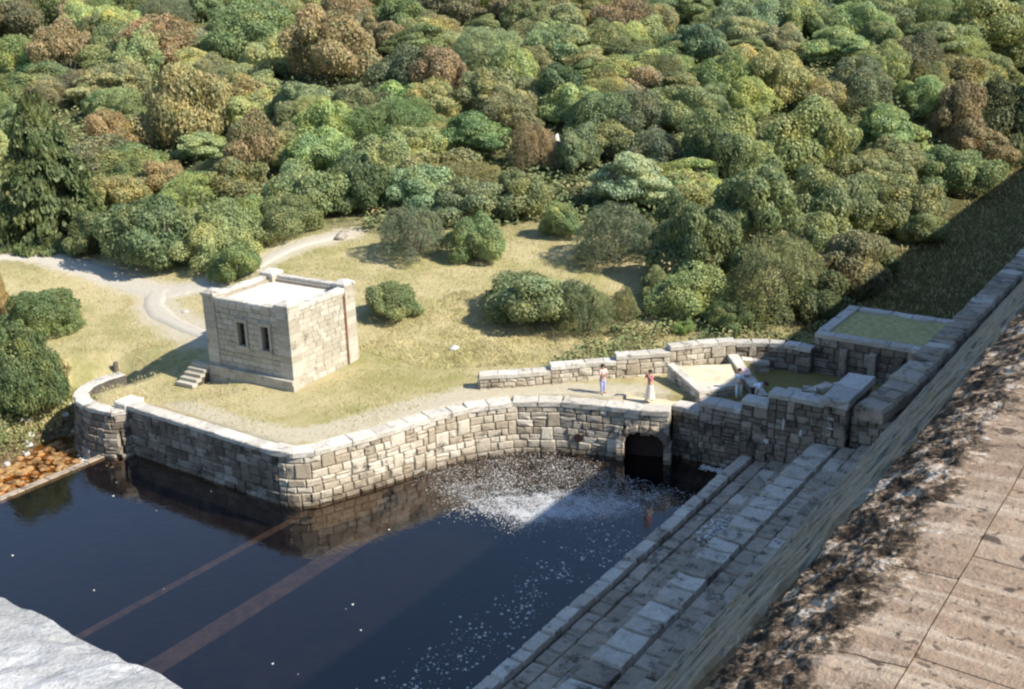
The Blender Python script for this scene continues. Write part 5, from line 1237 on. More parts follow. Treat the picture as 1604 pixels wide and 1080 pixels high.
for M_ in ashlar_face(-.06, .8, -.06, HD-.8, .0, HT-.05, seed=2): link('ashlar_block', r.choice(ASHV), hut, mat4=M_)
mb = MB(); av = [pillow(i*7+3, .02, .06, .08) for i in range(8)]
for M_ in ashlar_face(-.8, HD-.06, -HW+.8, HD-.06, 0, HT-.05, seed=3)+ashlar_face(-HW+.06, HD-.8, -HW+.06, .8, 0, HT-.05, seed=4):
    v_, f_ = av[r.randrange(8)]; mb.add([M_ @ Vector(p) for p in v_], f_)
tag(mb.build('ashlar_blocks', 'ashlar', hut), kind='stuff')
# corner piers of stacked quoins, caps
for (cx, cy) in ((-HW, 0), (0, 0), (0, HD), (-HW, HD)):
    x0 = cx if cx < 0 else -.85; y0 = cy if cy == 0 else HD-.85
    z = -.1; k = 0
    while z < 4.72:
        h_ = .42 if z < 4.2 else 4.78-z
        M_ = BM @ Matrix.Translation((x0+.425, y0+.425, z+h_/2)) @ Matrix.Diagonal((.87+(.015 if k % 2 else 0), .87, h_-.012, 1))
        v_, f_ = slab(k+int(x0*3), jit=.006, bev=.02); me = bpy.data.meshes.new('quoin'); me.from_pydata(v_, [], f_); me.materials.append(MATS['ashlar']); link('quoin', me, hut, mat4=M_); z += h_; k += 1
    mb = MB(); q0 = .50
    pv_ = [(-q0, -q0, 0), (q0, -q0, 0), (q0, q0, 0), (-q0, q0, 0), (-q0, -q0, .15), (q0, -q0, .15), (q0, q0, .15), (-q0, q0, .15), (-.2, -.2, .32), (.2, -.2, .32), (.2, .2, .32), (-.2, .2, .32)]
    M_ = BM @ Matrix.Translation((x0+.425, y0+.425, 4.78))
    mb.add([M_ @ Vector(p) for p in pv_], [(3, 2, 1, 0), (0, 1, 5, 4), (1, 2, 6, 5), (2, 3, 7, 6), (3, 0, 4, 7), (4, 5, 9, 8), (5, 6, 10, 9), (6, 7, 11, 10), (7, 4, 8, 11), (8, 9, 10, 11)]).build('pier_cap', 'coping_stone', hut)
# parapet copings
for (x0, x1, y0, y1) in ((-HW+.85, -.85, -.0, .45), (-HW+.85, -.85, HD-.45, HD), (-.45, 0, .85, HD-.85), (-HW, -HW+.45, .85, HD-.85)):
    n_ = 4; 
    for i in range(n_):
        if x1-x0 > y1-y0: a, b, c, d = x0+(x1-x0)*i/n_+.008, x0+(x1-x0)*(i+1)/n_-.008, y0, y1
        else: a, b, c, d = x0, x1, y0+(y1-y0)*i/n_+.008, y0+(y1-y0)*(i+1)/n_-.008
        link('parapet_stone', ASHV[0] and CAPV[i], hut, mat4=BM @ Matrix.Translation(((a+b)/2, (c+d)/2, HT+.05)) @ Matrix.Diagonal((b-a, d-c, .30, 1)))
for i in range(4):
    a = -HW+.4+(HW-.8)*i/4; b = a+(HW-.8)/4; hbox('roof_slab', 'roof_slab', a+.012, b-.012, .4, HD-.4, 4.1, 4.36)
# plinth
FLATV = slab_variants('plinth_stone', 'ashlar', 5, jit=.01, bev=.05)
n_ = 9
for i in range(n_):
    a = -HW-.12+(HW+.24)*i/n_; b = -HW-.12+(HW+.24)*(i+1)/n_
    link('plinth_stone', FLATV[i % 5], hut, mat4=BM @ Matrix.Translation(((a+b)/2, .0, .50)) @ Matrix.Diagonal((b-a-.012, .5, .24, 1)))
    for zz in (.19, -.19, -.57): link('plinth_stone', FLATV[(i+2) % 5], hut, mat4=BM @ Matrix.Translation(((a+b)/2+.03, .05, zz)) @ Matrix.Diagonal((b-a-.012, .5, .37, 1)))
# windows
for (a, b, z0, z1) in WIN:
    f = thing_part = bpy.data.objects.new('window', None)
    mb = MB(); mb.box(a-.02, b+.02, .40, .44, z0-.02, z1+.02, BM); wobj = mb.build('window', 'window_glass', hut)
    def wpart(nm, *bx, mat='ashlar'):
        m2_ = MB(); m2_.box(*bx, BM); o = m2_.build(nm, mat, wobj); return o
    wpart('jamb', a-.17, a, -.03, .42, z0, z1); wpart('jamb', b, b+.17, -.03, .42, z0, z1)
    wpart('lintel', a-.2, b+.2, -.035, .42, z1, z1+.22); wpart('sill', a-.22, b+.22, -.09, .42, z0-.16, z0)
    wpart('glazing_bar', (a+b)/2-.02, (a+b)/2+.02, .36, .40, z0, z1, mat='bark'); 
    for zz in (z0+.47, z0+.93): wpart('glazing_bar', a, b, .362, .398, zz-.02, zz+.02, mat='bark')
mb = MB(); mb.tube([BM @ Vector((.04, HD-.94, .1)), BM @ Vector((.04, HD-.94, 4.35))], [.045, .045], 8); mb.build('downpipe', 'rust_pipe', hut)
st = thing('stone_steps', 'short flight of stone steps at the left corner of the stone hut', 'steps', (-50.6, 40.2, -.2))
for i in range(5):
    z1 = .56-.19*i; M_ = BM @ Matrix.Translation((-HW-.55, -.12-.33*i, z1-.1)) @ Matrix.Diagonal((1.35, .40, .2, 1))
    link('step', r.choice(FLATV), st, mat4=M_)
    mb = MB(); mb.box(-HW-1.15, -HW+.05, -.26-.33*i, .1-.33*i, -.9, z1-.19, BM); mb.build('step_core', 'mortar', st)

# ------------------------------------------------------------------ boulders
def boulder(name, loc, s, label, mat='boulder', seed=0, sq=(1, .8, .6)):
    import bmesh
    bm = bmesh.new(); bmesh.ops.create_icosphere(bm, subdivisions=3, radius=1)
    for v_ in bm.verts:
        n_ = mn.fractal(v_.co*1.1+Vector((seed*3.1, 0, 0)), 1, 2, 4); v_.co *= 1+.28*n_
        v_.co = Vector((v_.co.x*sq[0], v_.co.y*sq[1], v_.co.z*sq[2]))
        v_.co.z = max(v_.co.z, -.3)
    me = bpy.data.meshes.new(name); bm.to_mesh(me); bm.free(); me.materials.append(MATS[mat])
    o = bpy.data.objects.new(name, me); COL.objects.link(o); o.location = loc; o.scale = (s, s, s); o.rotation_euler = (0, 0, seed*1.7)
    if label: tag(o, label, 'boulder')
    return o
S_ = SPOTS
boulder('boulder', S_['white_boulder'], .42, 'small white boulder alone on the dry grass above the back wall', seed=1)
boulder('boulder', S_['small_boulder'], .3, 'small pale stone standing in the grass by the track fork near the hut', seed=2)
boulder('boulder', S_['path_boulder'], .75, 'grey boulder at the upper end of the footpath', mat='rough_stone', seed=3, sq=(1.3, .8, .6))
boulder('boulder', (S_['hill_stone'][0], S_['hill_stone'][1], S_['hill_stone'][2]+.3), 1.0, 'white rock showing between bushes in the middle of the hillside', seed=4, sq=(.6, .6, 2.6))
boulder('boulder', S_['hill_stone2'], .7, 'pale rock among the bushes near the straw patch high on the hillside', seed=5)
MBk = MB(); cs = S_['curl_stump']; MBk.tube([cs, (cs[0]+.02, cs[1], cs[2]+.35), (cs[0]+.05, cs[1]+.02, cs[2]+.62)], [.2, .17, .14], 9)
tag(MBk.build('stump', 'bark'), 'short dark stump in the grass at the hooked end of the wing wall', 'stump')
# stream bed cobbles and bank rocks
sb = bpy.data.meshes.new('x'); v_all = MB()
base_b = []
import bmesh
for k in range(6):
    bm = bmesh.new(); bmesh.ops.create_icosphere(bm, subdivisions=2, radius=1)
    for v_ in bm.verts: v_.co *= 1+.3*mn.noise(v_.co*1.3+Vector((k*5, 1, 2)))
    bm.verts.ensure_lookup_table(); base_b.append(([v_.co.copy() for v_ in bm.verts], [tuple(q.index for q in f_.verts) for f_ in bm.faces])); bm.free()
def scatter(name, mat, n, fn, smin, smax, flat=.6, seed=0):
    q = random.Random(seed); mb = MB()
    for _ in range(n):
        p = fn(q)
        if p is None: continue
        v_, f_ = q.choice(base_b); s = smin+(smax-smin)*q.random()**2; M_ = Matrix.Translation(p) @ Matrix.Rotation(q.uniform(0, 6.3), 4, 'Z') @ Matrix.Diagonal((s, s*q.uniform(.6, 1), s*flat, 1))
        mb.add([M_ @ c for c in v_], f_)
    return tag(mb.build(name, mat), kind='stuff')
def f1(q):
    y = q.uniform(16, 34); x = q.uniform(-56, -51.4); return (x, y, -3.36+q.uniform(-.03, .05)) if hgt(x, y) < -3.1 else None
scatter('stream_cobbles', 'stream_stone', 1100, f1, .08, .34, .55, 3)
def f2(q):
    y = q.uniform(20, 37); x = q.uniform(-61, -54.5); h = hgt(x, y); return (x, y, h) if -3.3 < h < -1.3 else None
scatter('bank_rocks', 'boulder', 240, f2, .08, .36, .6, 4)
# pool margin rubble under the curved wall
def f3(q):
    s = q.uniform(WP.near(-35.2, 39), WP.L-3); t_ = WP.tan(s); p = WP.at(s)+Vector((t_.y, -t_.x))*q.uniform(.2, 3.6)**1; return (p.x, p.y, -3.12+q.uniform(-.25, .1)-.0)
scatter('sunken_rubble', 'sunken_stone', 800, f3, .12, .4, .6, 5)

# floating foam flecks
def flecks(name, n, fn, smin, smax, seed):
    q = random.Random(seed); mb = MB()
    for _ in range(n):
        p = fn(q)
        if p is None: continue
        s = smin+(smax-smin)*q.random()**2.5; m = q.choice((5, 6, 7)); ph = q.uniform(0, 6.3)
        top = [(p[0]+s*q.uniform(.6, 1.2)*math.cos(ph+6.283*k/m), p[1]+s*q.uniform(.6, 1.2)*math.sin(ph+6.283*k/m), p[2]+.012) for k in range(m)]
        bot = [(a, b, c-.03) for a, b, c in top]
        mb.add(top+bot+[(p[0], p[1], p[2]+.012+s*.35)], [(k, (k+1) % m, 2*m) for k in range(m)]+[(m+k, m+(k+1) % m, (k+1) % m, k) for k in range(m)])
    return tag(mb.build(name, 'foam'), kind='stuff')
FOAM = [(-34.6, 40.6), (-34.2, 42.0), (-33.2, 44.0), (-31.5, 45.4), (-28.5, 46.4), (-25.2, 46.3), (-21.2, 48.6), (-21.2, 45.6), (-23.2, 41.8), (-26.5, 38.6), (-30.0, 38.0), (-32.4, 39.6)]
def g1(q):
    for _ in range(30):
        x = q.uniform(-35, -21); y = q.uniform(37.5, 49)
        x2 = x+q.gauss(0, .5); y2 = y+q.gauss(0, .5)
        if inpoly(FOAM, x, y) and not (x2 > -27 and y2 > 46.2):
            n_ = mn.noise(Vector((x*.6, y*.6, 0)))+.8*mn.noise(Vector((x*1.9, y*1.9, 3)))
            if q.random() < .34+.8*n_: return (x2, y2, -2.8) if inpoly(BASIN, x2, y2-.5) and x2 < -20.8 else None
    return None
flecks('foam', 9000, g1, .008, .034, 1)
t = NT('foam_glitter_film')
da = t.n('Attribute', attribute_name='dens').outputs['Fac']
f_ = t.math('ADD', t.math('MULTIPLY', t.noise(9, 4, .8), .55), t.math('MULTIPLY', t.noise(1.4, 5, .7, dist=.8), .45))
al = t.ramp(t.math('ADD', f_, t.math('MULTIPLY', t.math('SUBTRACT', da, 1.), .34)), [(.44, 0.), (.58, .85)])
df = t.n('BsdfDiffuse'); t.l(t.mix(t.noise(.8, 3), (.30, .27, .22), (.58, .62, .68)), df.inputs[0]); tp = t.n('BsdfTransparent'); ms = t.n('MixShader')
t.l(al, ms.inputs[0]); t.l(tp.outputs[0], ms.inputs[1]); t.l(df.outputs[0], ms.inputs[2]); t.l(ms.outputs[0], t.out.inputs[0])
fx_ = [-35+.25*i for i in range(57)]; fy_ = [37+.25*i for i in range(49)]
dn = []
def fdens(x, y):
    e = min(dseg(x, y, a, b) for a, b in zip(FOAM, FOAM[1:]+FOAM[:1]))
    d_ = (.5+.5*min(1, e/1.2)) if inpoly(FOAM, x, y) else max(0, .5-e/1.2)
    return d_*(.55+.45*sst(44.5, 40.5, y-.35*(x+28)))+(.22*sst(-29, -26, x) if d_ > .5 and y < 46 else 0)  # extra density at right stands in for glitter over the dam shadow
ff = mesh_obj('foam_glitter_film', [(x, y, -2.788) for y in fy_ for x in fx_], [(j*57+i, j*57+i+1, (j+1)*57+i+1, (j+1)*57+i) for j in range(48) for i in range(56) if fx_[i+1] < -20.75], 'foam_glitter_film')
ff.data.attributes.new('dens', 'FLOAT', 'POINT').data.foreach_set('value', [fdens(x, y) for y in fy_ for x in fx_]); tag(ff, kind='stuff')
def g2(q):
    y = q.uniform(24, 41); u_ = q.gauss(0, 1); x = -22.6+(-(y-33)*.03)+u_*.75-.05*(40-y)
    if x > -20.9: return None
    return (x, y, -2.8) if mn.noise(Vector((x*.9, y*.9, 7))) > -.25 else None
flecks('foam_specks', 700, g2, .02, .085, 2)
flecks('stray_foam', 16, lambda q: (q.uniform(-49, -24), q.uniform(24, 36), -2.8), .02, .07, 3)
def g4(q):
    a = q.gauss(0, .35); b = q.gauss(0, .7); return (-17.6+a, 40.4+b, -1.3+ .25*q.random())
flecks('white_froth', 220, g4, .04, .12, 4)
def g5(q): return (q.gauss(-51.9, .5), q.gauss(33.3, .25)-.1, -3.27)
flecks('weir_foam', 260, g5, .03, .12, 5)
def g6(q): return (q.uniform(-22.5, -20.8), 49.1+q.gauss(0, .15), -2.79)
flecks('outlet_foam', 160, g6, .03, .12, 6)

# ------------------------------------------------------------------ people
def skin_body(name, joints, edges, mat, parent, sub=1):
    me = bpy.data.meshes.new(name); me.from_pydata([j[0] for j in joints], edges, []); o = bpy.data.objects.new(name, me); COL.objects.link(o)
    o.modifiers.new('s', 'SKIN'); sk = me.skin_vertices[0].data if me.skin_vertices else None
    if sk is None: me.skin_vertices.new(); sk = me.skin_vertices[0].data
    for i, j in enumerate(joints):
        sk[i].radius = (j[1], j[1] if len(j) < 3 else j[2]); 
    sk[0].use_root = True
    m_ = o.modifiers.new('d', 'SUBSURF'); m_.levels = sub; m_.render_levels = sub
    dg = bpy.context.evaluated_depsgraph_get(); e = o.evaluated_get(dg); nm = bpy.data.meshes.new_from_object(e); bpy.data.objects.remove(o)
    nm.materials.clear(); nm.materials.append(MATS[mat]); nm.polygons.foreach_set('use_smooth', [True]*len(nm.polygons))
    o2 = bpy.data.objects.new(name, nm); COL.objects.link(o2)
    if parent: o2.parent = parent
    return o2
def ball(c, r3, n=10):
    mb = MB(); v = []; f = []
    for i in range(n+1):
        for k in range(n*2):
            a = math.pi*i/n; b = math.pi*k/n; v.append((c[0]+r3[0]*math.sin(a)*math.cos(b), c[1]+r3[1]*math.sin(a)*math.sin(b), c[2]+r3[2]*math.cos(a)))
    m = 2*n
    for i in range(n):
        for k in range(m): f.append((i*m+k, (i+1)*m+k, (i+1)*m+(k+1) % m, i*m+(k+1) % m))
    mb.add(v, f); return mb
def person(loc, rot, label, top, bottom, bend=0., skirt=False, arms='down', hairmat='hair', stride=.12, h=1.0):
    root = thing('person', label, 'person', loc); root.rotation_euler = (0, 0, rot); root.scale = (h, h, h)
    B = lambda p: p
    hip = Vector((0, 0, .92))
    Rb = Matrix.Rotation(bend, 4, 'X')     # bend forward (towards -Y)
    def T(p): return tuple(hip+Rb @ (Vector(p)-hip))
    J = []; E = []
    def add(p, r_, par=None, bendit=True):
        J.append(((T(p) if bendit else p), r_)); 
        if par is not None: E.append((par, len(J)-1))
        return len(J)-1
    pel = add((0, 0, .94), .125); wst = add((0, 0, 1.10), .115, pel); ch = add((0, 0, 1.28), .135, wst); nk0 = add((0, 0, 1.42), .08, ch); nk = add((0, -.01, 1.49), .05, nk0); hd = add((0, -.03, 1.60), .092, nk); hd2 = add((0, -.025, 1.68), .07, hd)
    add((0, -.11, 1.60), .018, hd)
    for sx in (-1, 1):
        sh = add((sx*.17, 0, 1.40), .06, nk0)
        if arms == 'down': el, wr_ = (sx*.22, .03, 1.13), (sx*.22, -.06, .90)
        elif arms == 'front': el, wr_ = (sx*.22, -.08, 1.15), (sx*.08, -.30, 1.22)
        elif arms == 'up': el, wr_ = (sx*.25, -.12, 1.24), (sx*.10, -.22, 1.50)
        else: el, wr_ = (sx*.20, -.15, 1.18), (sx*.16, -.40, 1.05)
        e_ = add(el, .042, sh); w_ = add(wr_, .028, e_)
        dv = (Vector(wr_)-Vector(el)).normalized(); hp = Vector(wr_)+dv*.07; hh = add(tuple(hp), .033, w_)
        sd = dv.cross(Vector((0, 1, .3))).normalized()
        for k, ln in enumerate((.065, .08, .085, .07)):
            o0 = hp+sd*(.028*(k-1.5)/1.5)+dv*.02; f1_ = add(tuple(o0+dv*ln*.5), .009, hh); add(tuple(o0+dv*ln+Vector((0, -.012, 0))), .008, f1_)
        add(tuple(Vector(wr_)+dv*.05-sd*.05), .010, hh)
        l0 = add((sx*.09, 0, .86), .10, pel, False); kn = add((sx*.10, -.03+sx*stride*.4, .48), .062, l0, False); an = add((sx*.105, .02+sx*stride, .09), .042, kn, False); add((sx*.12, -.13+sx*stride, .035), .036, an, False)
    body = skin_body('body', J, E, 'skin', root)
    # clothes: slightly larger skins over torso and legs
    Jt = []; Et = []
    def addt(L_, E_, p, r_, par=None, bendit=True):
        L_.append(((T(p) if bendit else p), r_)); 
        if par is not None: E_.append((par, len(L_)-1))
        return len(L_)-1
    a = addt(Jt, Et, (0, 0, .93), .150); b = addt(Jt, Et, (0, 0, 1.10), .135, a); c = addt(Jt, Et, (0, 0, 1.28), .155, b); d_ = addt(Jt, Et, (0, 0, 1.41), .10, c)
    for sx in (-1, 1):
        e_ = addt(Jt, Et, (sx*.17, 0, 1.395), .08, d_); el = {'down': (sx*.22, .03, 1.15), 'front': (sx*.22, -.08, 1.17), 'up': (sx*.25, -.12, 1.26)}.get(arms, (sx*.20, -.15, 1.20)); addt(Jt, Et, el, .062, e_)
    skin_body('shirt', Jt, Et, top, root)
    Jl = []; El = []
    if skirt:
        mb = MB(); n = 18; v = []; prof = [(.96, .135, 0), (.85, .18, 0), (.5, .23, .02), (.14, .30, .03)]
        for z, rr, w_ in prof:
            for k in range(n): a_ = 2*math.pi*k/n; q = rr*(1+w_*3*math.sin(a_*5)*.35); v.append((q*math.cos(a_), q*math.sin(a_)*.85, z))
        mb.add(v, [(i*n+k, i*n+(k+1) % n, (i+1)*n+(k+1) % n, (i+1)*n+k) for i in range(3) for k in range(n)]+[tuple(range(n))[::-1]])
        o = mb.build('skirt', bottom); o.parent = root
    else:
        a = addt(Jl, El, (0, 0, .95), .140, None, False)
        for sx in (-1, 1):
            b = addt(Jl, El, (sx*.09, 0, .84), .115, a, False); c = addt(Jl, El, (sx*.10, -.03+sx*stride*.4, .48), .085, b, False); addt(Jl, El, (sx*.105, .02+sx*stride, .13), .068, c, False)
        skin_body('trousers', Jl, El, bottom, root)
    hc = T((0, .0, 1.665)); o = ball(hc, (.105, .115, .095)).build('hair', hairmat, smooth=True); o.parent = root
    hb = T((0, .05, 1.60)); o = ball(hb, (.095, .075, .11)).build('hair', hairmat, smooth=True); o.parent = root
    for sx in (-1, 1):
        o = ball(T((sx*.035, -.108, 1.62)), (.012, .01, .01), 5).build('eye', 'dark_cloth'); o.parent = root
        o = ball(T((sx*.1, -.02, 1.60)), (.014, .02, .03), 5).build('ear', 'skin'); o.parent = root
        o = ball((sx*.12, -.06+sx*stride, .045), (.05, .13, .05), 6).build('shoe', 'dark_cloth' if not skirt else 'cream_cloth'); o.parent = root
    return root
person((-28.35, 48.95, .14), math.radians(60), 'standing person in pale pink top and lilac-blue trousers on the wall path', 'pale_pink', 'lilac_blue', arms='front', stride=.06)
person((-25.75, 49.45, .14), math.radians(-20), 'dark-haired person in pink-red top and long cream skirt near the sloping bed', 'pink_top', 'cream_cloth', skirt=True, arms='up')
person((-21.75, 51.85, .2), math.radians(20), 'person in sky-blue shirt and pale grey trousers standing behind the end wall', 'sky_shirt', 'grey_trousers', arms='front', stride=.14)
person((-20.95, 51.75, .2), math.radians(100), 'person bending forward in pale blue shirt and dark trousers behind the end wall', 'sky_shirt', 'dark_cloth', bend=1.25, arms='reach', hairmat='hair', stride=.1)
mb = MB(); pts_ = [(-22.45, 54.1), (-22.0, 53.7), (-21.7, 54.1), (-22.1, 54.6)]
n_ = 10; v = []; 
for j in range(n_):
    for i in range(n_):
        u_ = i/(n_-1); w_ = j/(n_-1); x = -22.75+.5*u_+.35*w_; y = 54.1+.25*u_-.55*w_; drop = max(0, .25-u_)*2.2; v.append((x, y, 1.02-w_*.12-drop*.35+.03*math.sin(9*u_)*math.sin(7*w_)))
f = [(j*n_+i, j*n_+i+1, (j+1)*n_+i+1, (j+1)*n_+i) for j in range(n_-1) for i in range(n_-1)]
o = mesh_obj('coat', v, f, 'pale_pink', smooth=True); tag(o, 'pale pink coat lying over the top of the low wall', 'coat'); sm = o.modifiers.new('t', 'SOLIDIFY'); sm.thickness = .04

# ------------------------------------------------------------------ vegetation prototypes (unit crowns)
def leaves(P, Nn, size, seed, droop=.25, asp=.55):
    g = np.random.default_rng(seed); n = len(P)
    Nn = Nn+g.normal(0, .55, (n, 3)); Nn /= np.linalg.norm(Nn, axis=1)[:, None]
    t = g.normal(0, 1, (n, 3)); t[:, 2] -= droop; t -= Nn*(t*Nn).sum(1)[:, None]; t /= np.linalg.norm(t, axis=1)[:, None]
    b = np.cross(Nn, t); s = size*g.uniform(.6, 1.35, n)[:, None]
    V = np.stack([P-t*s, P-b*s*asp+Nn*s*.12, P+t*s, P+b*s*asp+Nn*s*.12], 1).reshape(-1, 3)
    return V, n
def leaf_mesh(name, V, n, vary, mat='foliage', extra=None):
    F = np.arange(4*n).reshape(-1, 4); me = bpy.data.meshes.new(name); me.vertices.add(4*n); me.vertices.foreach_set('co', V.ravel().astype(np.float32))
    tri = np.concatenate([F[:, [0, 1, 2]], F[:, [0, 2, 3]]]) if False else F
    me.loops.add(4*n); me.loops.foreach_set('vertex_index', F.ravel().astype(np.int32)); me.polygons.add(n); me.polygons.foreach_set('loop_start', (np.arange(n)*4).astype(np.int32)); me.polygons.foreach_set('loop_total', np.full(n, 4, np.int32))
    me.update(); a = me.attributes.new('vary', 'FLOAT', 'FACE'); a.data.foreach_set('value', vary.astype(np.float32)); me.materials.append(MATS[mat]); me.validate(); return me
def crown_mesh(kind, seed, n=9000):
    g = np.random.default_rng(seed)
    # lobes in unit space: x,y in [-1,1], z in [0,1]
    L = []
    def lobe(c, r_): L.append((np.array(c), np.array(r_)))
    if kind in ('dome', 'fine', 'nearbush'):
        nl = {'dome': 46, 'fine': 90, 'nearbush': 120}[kind]; rl = {'dome': .24, 'fine': .17, 'nearbush': .155}[kind]
        for i in range(nl):
            th = g.uniform(0, 6.283); z = g.uniform(.02, 1)**.8; rad = math.sqrt(max(0, 1-(z*.96)**2.2))*.84*g.uniform(.86, 1.06)
            r_ = rl*g.uniform(.7, 1.3); lobe((rad*math.cos(th), rad*math.sin(th), .08+z*.76), (r_, r_, r_*.8))
        lobe((0, 0, .35), (.72, .72, .48))
    elif kind in ('broad', 'layered', 'stemmy'):
        nl = {'broad': 30, 'layered': 40, 'stemmy': 26}[kind]
        for i in range(nl):
            th = g.uniform(0, 6.283); z = g.uniform(.1 if kind != 'stemmy' else .45, 1.); rad = math.sqrt(max(0, 1-z**2.4))*g.uniform(.55, 1.)*.82
            r_ = g.uniform(.17, .34); fl = {'broad': .75, 'layered': .32, 'stemmy': .7}[kind]
            lobe((rad*math.cos(th)+g.normal(0, .05), rad*math.sin(th)+g.normal(0, .05), .12+z*.72), (r_*1.1, r_*1.1, r_*fl))
        if kind != 'stemmy': lobe((0, 0, .4), (.5, .5, .35))
    P = []; N = []; VA = []
    wts_ = np.array([l[1][0]**2 for l in L]); wts_ = wts_/wts_.sum(); cnt = (wts_*n*1.9).astype(int)+1
    tone = g.uniform(0, 1, len(L))
    for i, (c, r_) in enumerate(L):
        d = g.normal(0, 1, (cnt[i], 3)); d[:, 2] = d[:, 2]*.9+.35; d /= np.linalg.norm(d, axis=1)[:, None]
        rr = g.uniform(.72, 1.08, (cnt[i], 1)); p = c+d*r_*rr
        keep = np.ones(cnt[i], bool)
        for j, (c2, r2) in enumerate(L):
            if j != i: keep &= (((p-c2)/r2)**2).sum(1) > .55
        keep &= p[:, 2] > 0.0
        P.append(p[keep]); N.append(d[keep]); VA.append(np.clip(.5+.32*(tone[i]-.5)+g.normal(0, .17, keep.sum()), 0, 1))
    P = np.concatenate(P); N = np.concatenate(N); VA = np.concatenate(VA)
    ph = g.uniform(0, 6.283, 6); az = np.arctan2(P[:, 1], P[:, 0])
    wob = 1+.12*np.sin(2*az+ph[0]+2*P[:, 2])+.09*np.sin(3*az+ph[1])+.06*np.sin(5*az+ph[2]+5*P[:, 2])
    P[:, 0] *= wob; P[:, 1] *= wob; P[:, 2] *= 1+.08*np.sin(2.6*P[:, 0]+ph[3])+.06*np.sin(3.7*P[:, 1]+ph[4])
    if len(P) > n: idx = g.choice(len(P), n, replace=False); P, N, VA = P[idx], N[idx], VA[idx]
    sz = {'dome': .028, 'fine': .024, 'broad': .032, 'layered': .034, 'stemmy': .030, 'nearbush': .024}[kind]
    V, m = leaves(P, N, sz, seed+1, droop=.15, asp=.55 if kind != 'fine' else .32)
    return leaf_mesh('crown', V, m, VA)
def conifer_mesh(seed):
    g = np.random.default_rng(seed); P = []; N = []; VA = []
    for i in range(230):
        z = g.uniform(.02, .97)**1.25; R_ = (1-z)**.7*g.uniform(.75, 1.1)+.05; th = g.uniform(0, 6.283); k = 150
        s = g.uniform(.15, 1, k)**.7; zz = z-.10*s**2+g.normal(0, .010, k); w_ = .13*(1-s*.55)*(1-z*.5)
        off = g.normal(0, 1, k)*w_
        x = R_*s*math.cos(th)-off*math.sin(th); y = R_*s*math.sin(th)+off*math.cos(th)
        P.append(np.stack([x, y, zz-np.abs(off)*.25], 1)); nn = np.tile([math.cos(th)*.3, math.sin(th)*.3, .9], (k, 1)); N.append(nn); VA.append(np.clip(s*.75+g.normal(0, .15, k), 0, 1))
    P = np.concatenate(P); P[:, 2] = np.maximum(P[:, 2], 0); V, m = leaves(P, np.concatenate(N), .034, seed, .6, .6); return leaf_mesh('crown', V, m, np.concatenate(VA))
def trunk_mesh(kind, seed):
    q = random.Random(seed); mb = MB()
    if kind == 'conifer':
        mb.tube([(0, 0, -.05), (0, 0, .5), (0, 0, .95)], [.045, .03, .006], 8)
        for _ in range(14):
            z = q.uniform(.1, .8); th = q.uniform(0, 6.28); R_ = (1-z)*.7; mb.tube([(0, 0, z), (R_*math.cos(th), R_*math.sin(th), z-.06)], [.01, .003], 4)
        me = bpy.data.meshes.new('trunk'); me.from_pydata(mb.v, [], mb.f); me.materials.append(MATS['bark']); return me
    nst = {'dome': 5, 'fine': 5, 'nearbush': 6, 'broad': 3, 'layered': 4, 'stemmy': 11}[kind]
    for i in range(nst):
        th = 6.283*i/nst+q.uniform(-.3, .3); r0 = .05 if kind != 'stemmy' else .10
        p0 = Vector((r0*math.cos(th), r0*math.sin(th), -.08)); e = Vector((math.cos(th)*q.uniform(.35, .62), math.sin(th)*q.uniform(.35, .62), q.uniform(.55, .8)))
        mid = p0.lerp(e, .45)+Vector((q.uniform(-.05, .05), q.uniform(-.05, .05), .08)); rr = .034 if kind != 'stemmy' else .018
        mb.tube([p0, mid, e], [rr, rr*.65, rr*.25], 6)
        for _ in range(3 if kind != 'stemmy' else 4):
            b_ = mid.lerp(e, q.uniform(0, .8)); d_ = Vector((q.uniform(-.3, .3), q.uniform(-.3, .3), q.uniform(.05, .3))); mb.tube([b_, b_+d_], [rr*.4, rr*.12], 5)
    me = bpy.data.meshes.new('trunk'); me.from_pydata(mb.v, [], mb.f); me.materials.append(MATS['pale_bark' if kind == 'stemmy' else 'bark']); return me
PROTO = {}
for kd, nv in (('dome', 4), ('fine', 3), ('broad', 6), ('layered', 3), ('stemmy', 2)):
    PROTO[kd] = [(crown_mesh(kd, 100+i*13+len(kd)*7, 19000 if kd != 'stemmy' else 12000), trunk_mesh(kd, 300+i)) for i in range(nv)]
PROTO['nearbush'] = [(crown_mesh('nearbush', 900+i, 26000), trunk_mesh('nearbush', 320+i)) for i in range(2)]
PROTO['conifer'] = [(conifer_mesh(77), trunk_mesh('conifer', 340))]
GRP = 'bushes and trees covering the hillside'
tr_ = random.Random(5)
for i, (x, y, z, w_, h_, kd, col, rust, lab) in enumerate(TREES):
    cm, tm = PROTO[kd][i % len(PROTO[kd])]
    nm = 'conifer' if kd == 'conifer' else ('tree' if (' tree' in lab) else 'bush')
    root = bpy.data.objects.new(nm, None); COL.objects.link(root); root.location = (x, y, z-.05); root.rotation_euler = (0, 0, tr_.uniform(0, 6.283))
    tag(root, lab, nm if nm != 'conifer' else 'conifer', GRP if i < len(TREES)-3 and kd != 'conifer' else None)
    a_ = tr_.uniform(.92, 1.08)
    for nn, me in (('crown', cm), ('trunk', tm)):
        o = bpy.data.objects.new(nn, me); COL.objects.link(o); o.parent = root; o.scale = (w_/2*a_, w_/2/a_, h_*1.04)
        o.color = (*col, rust)

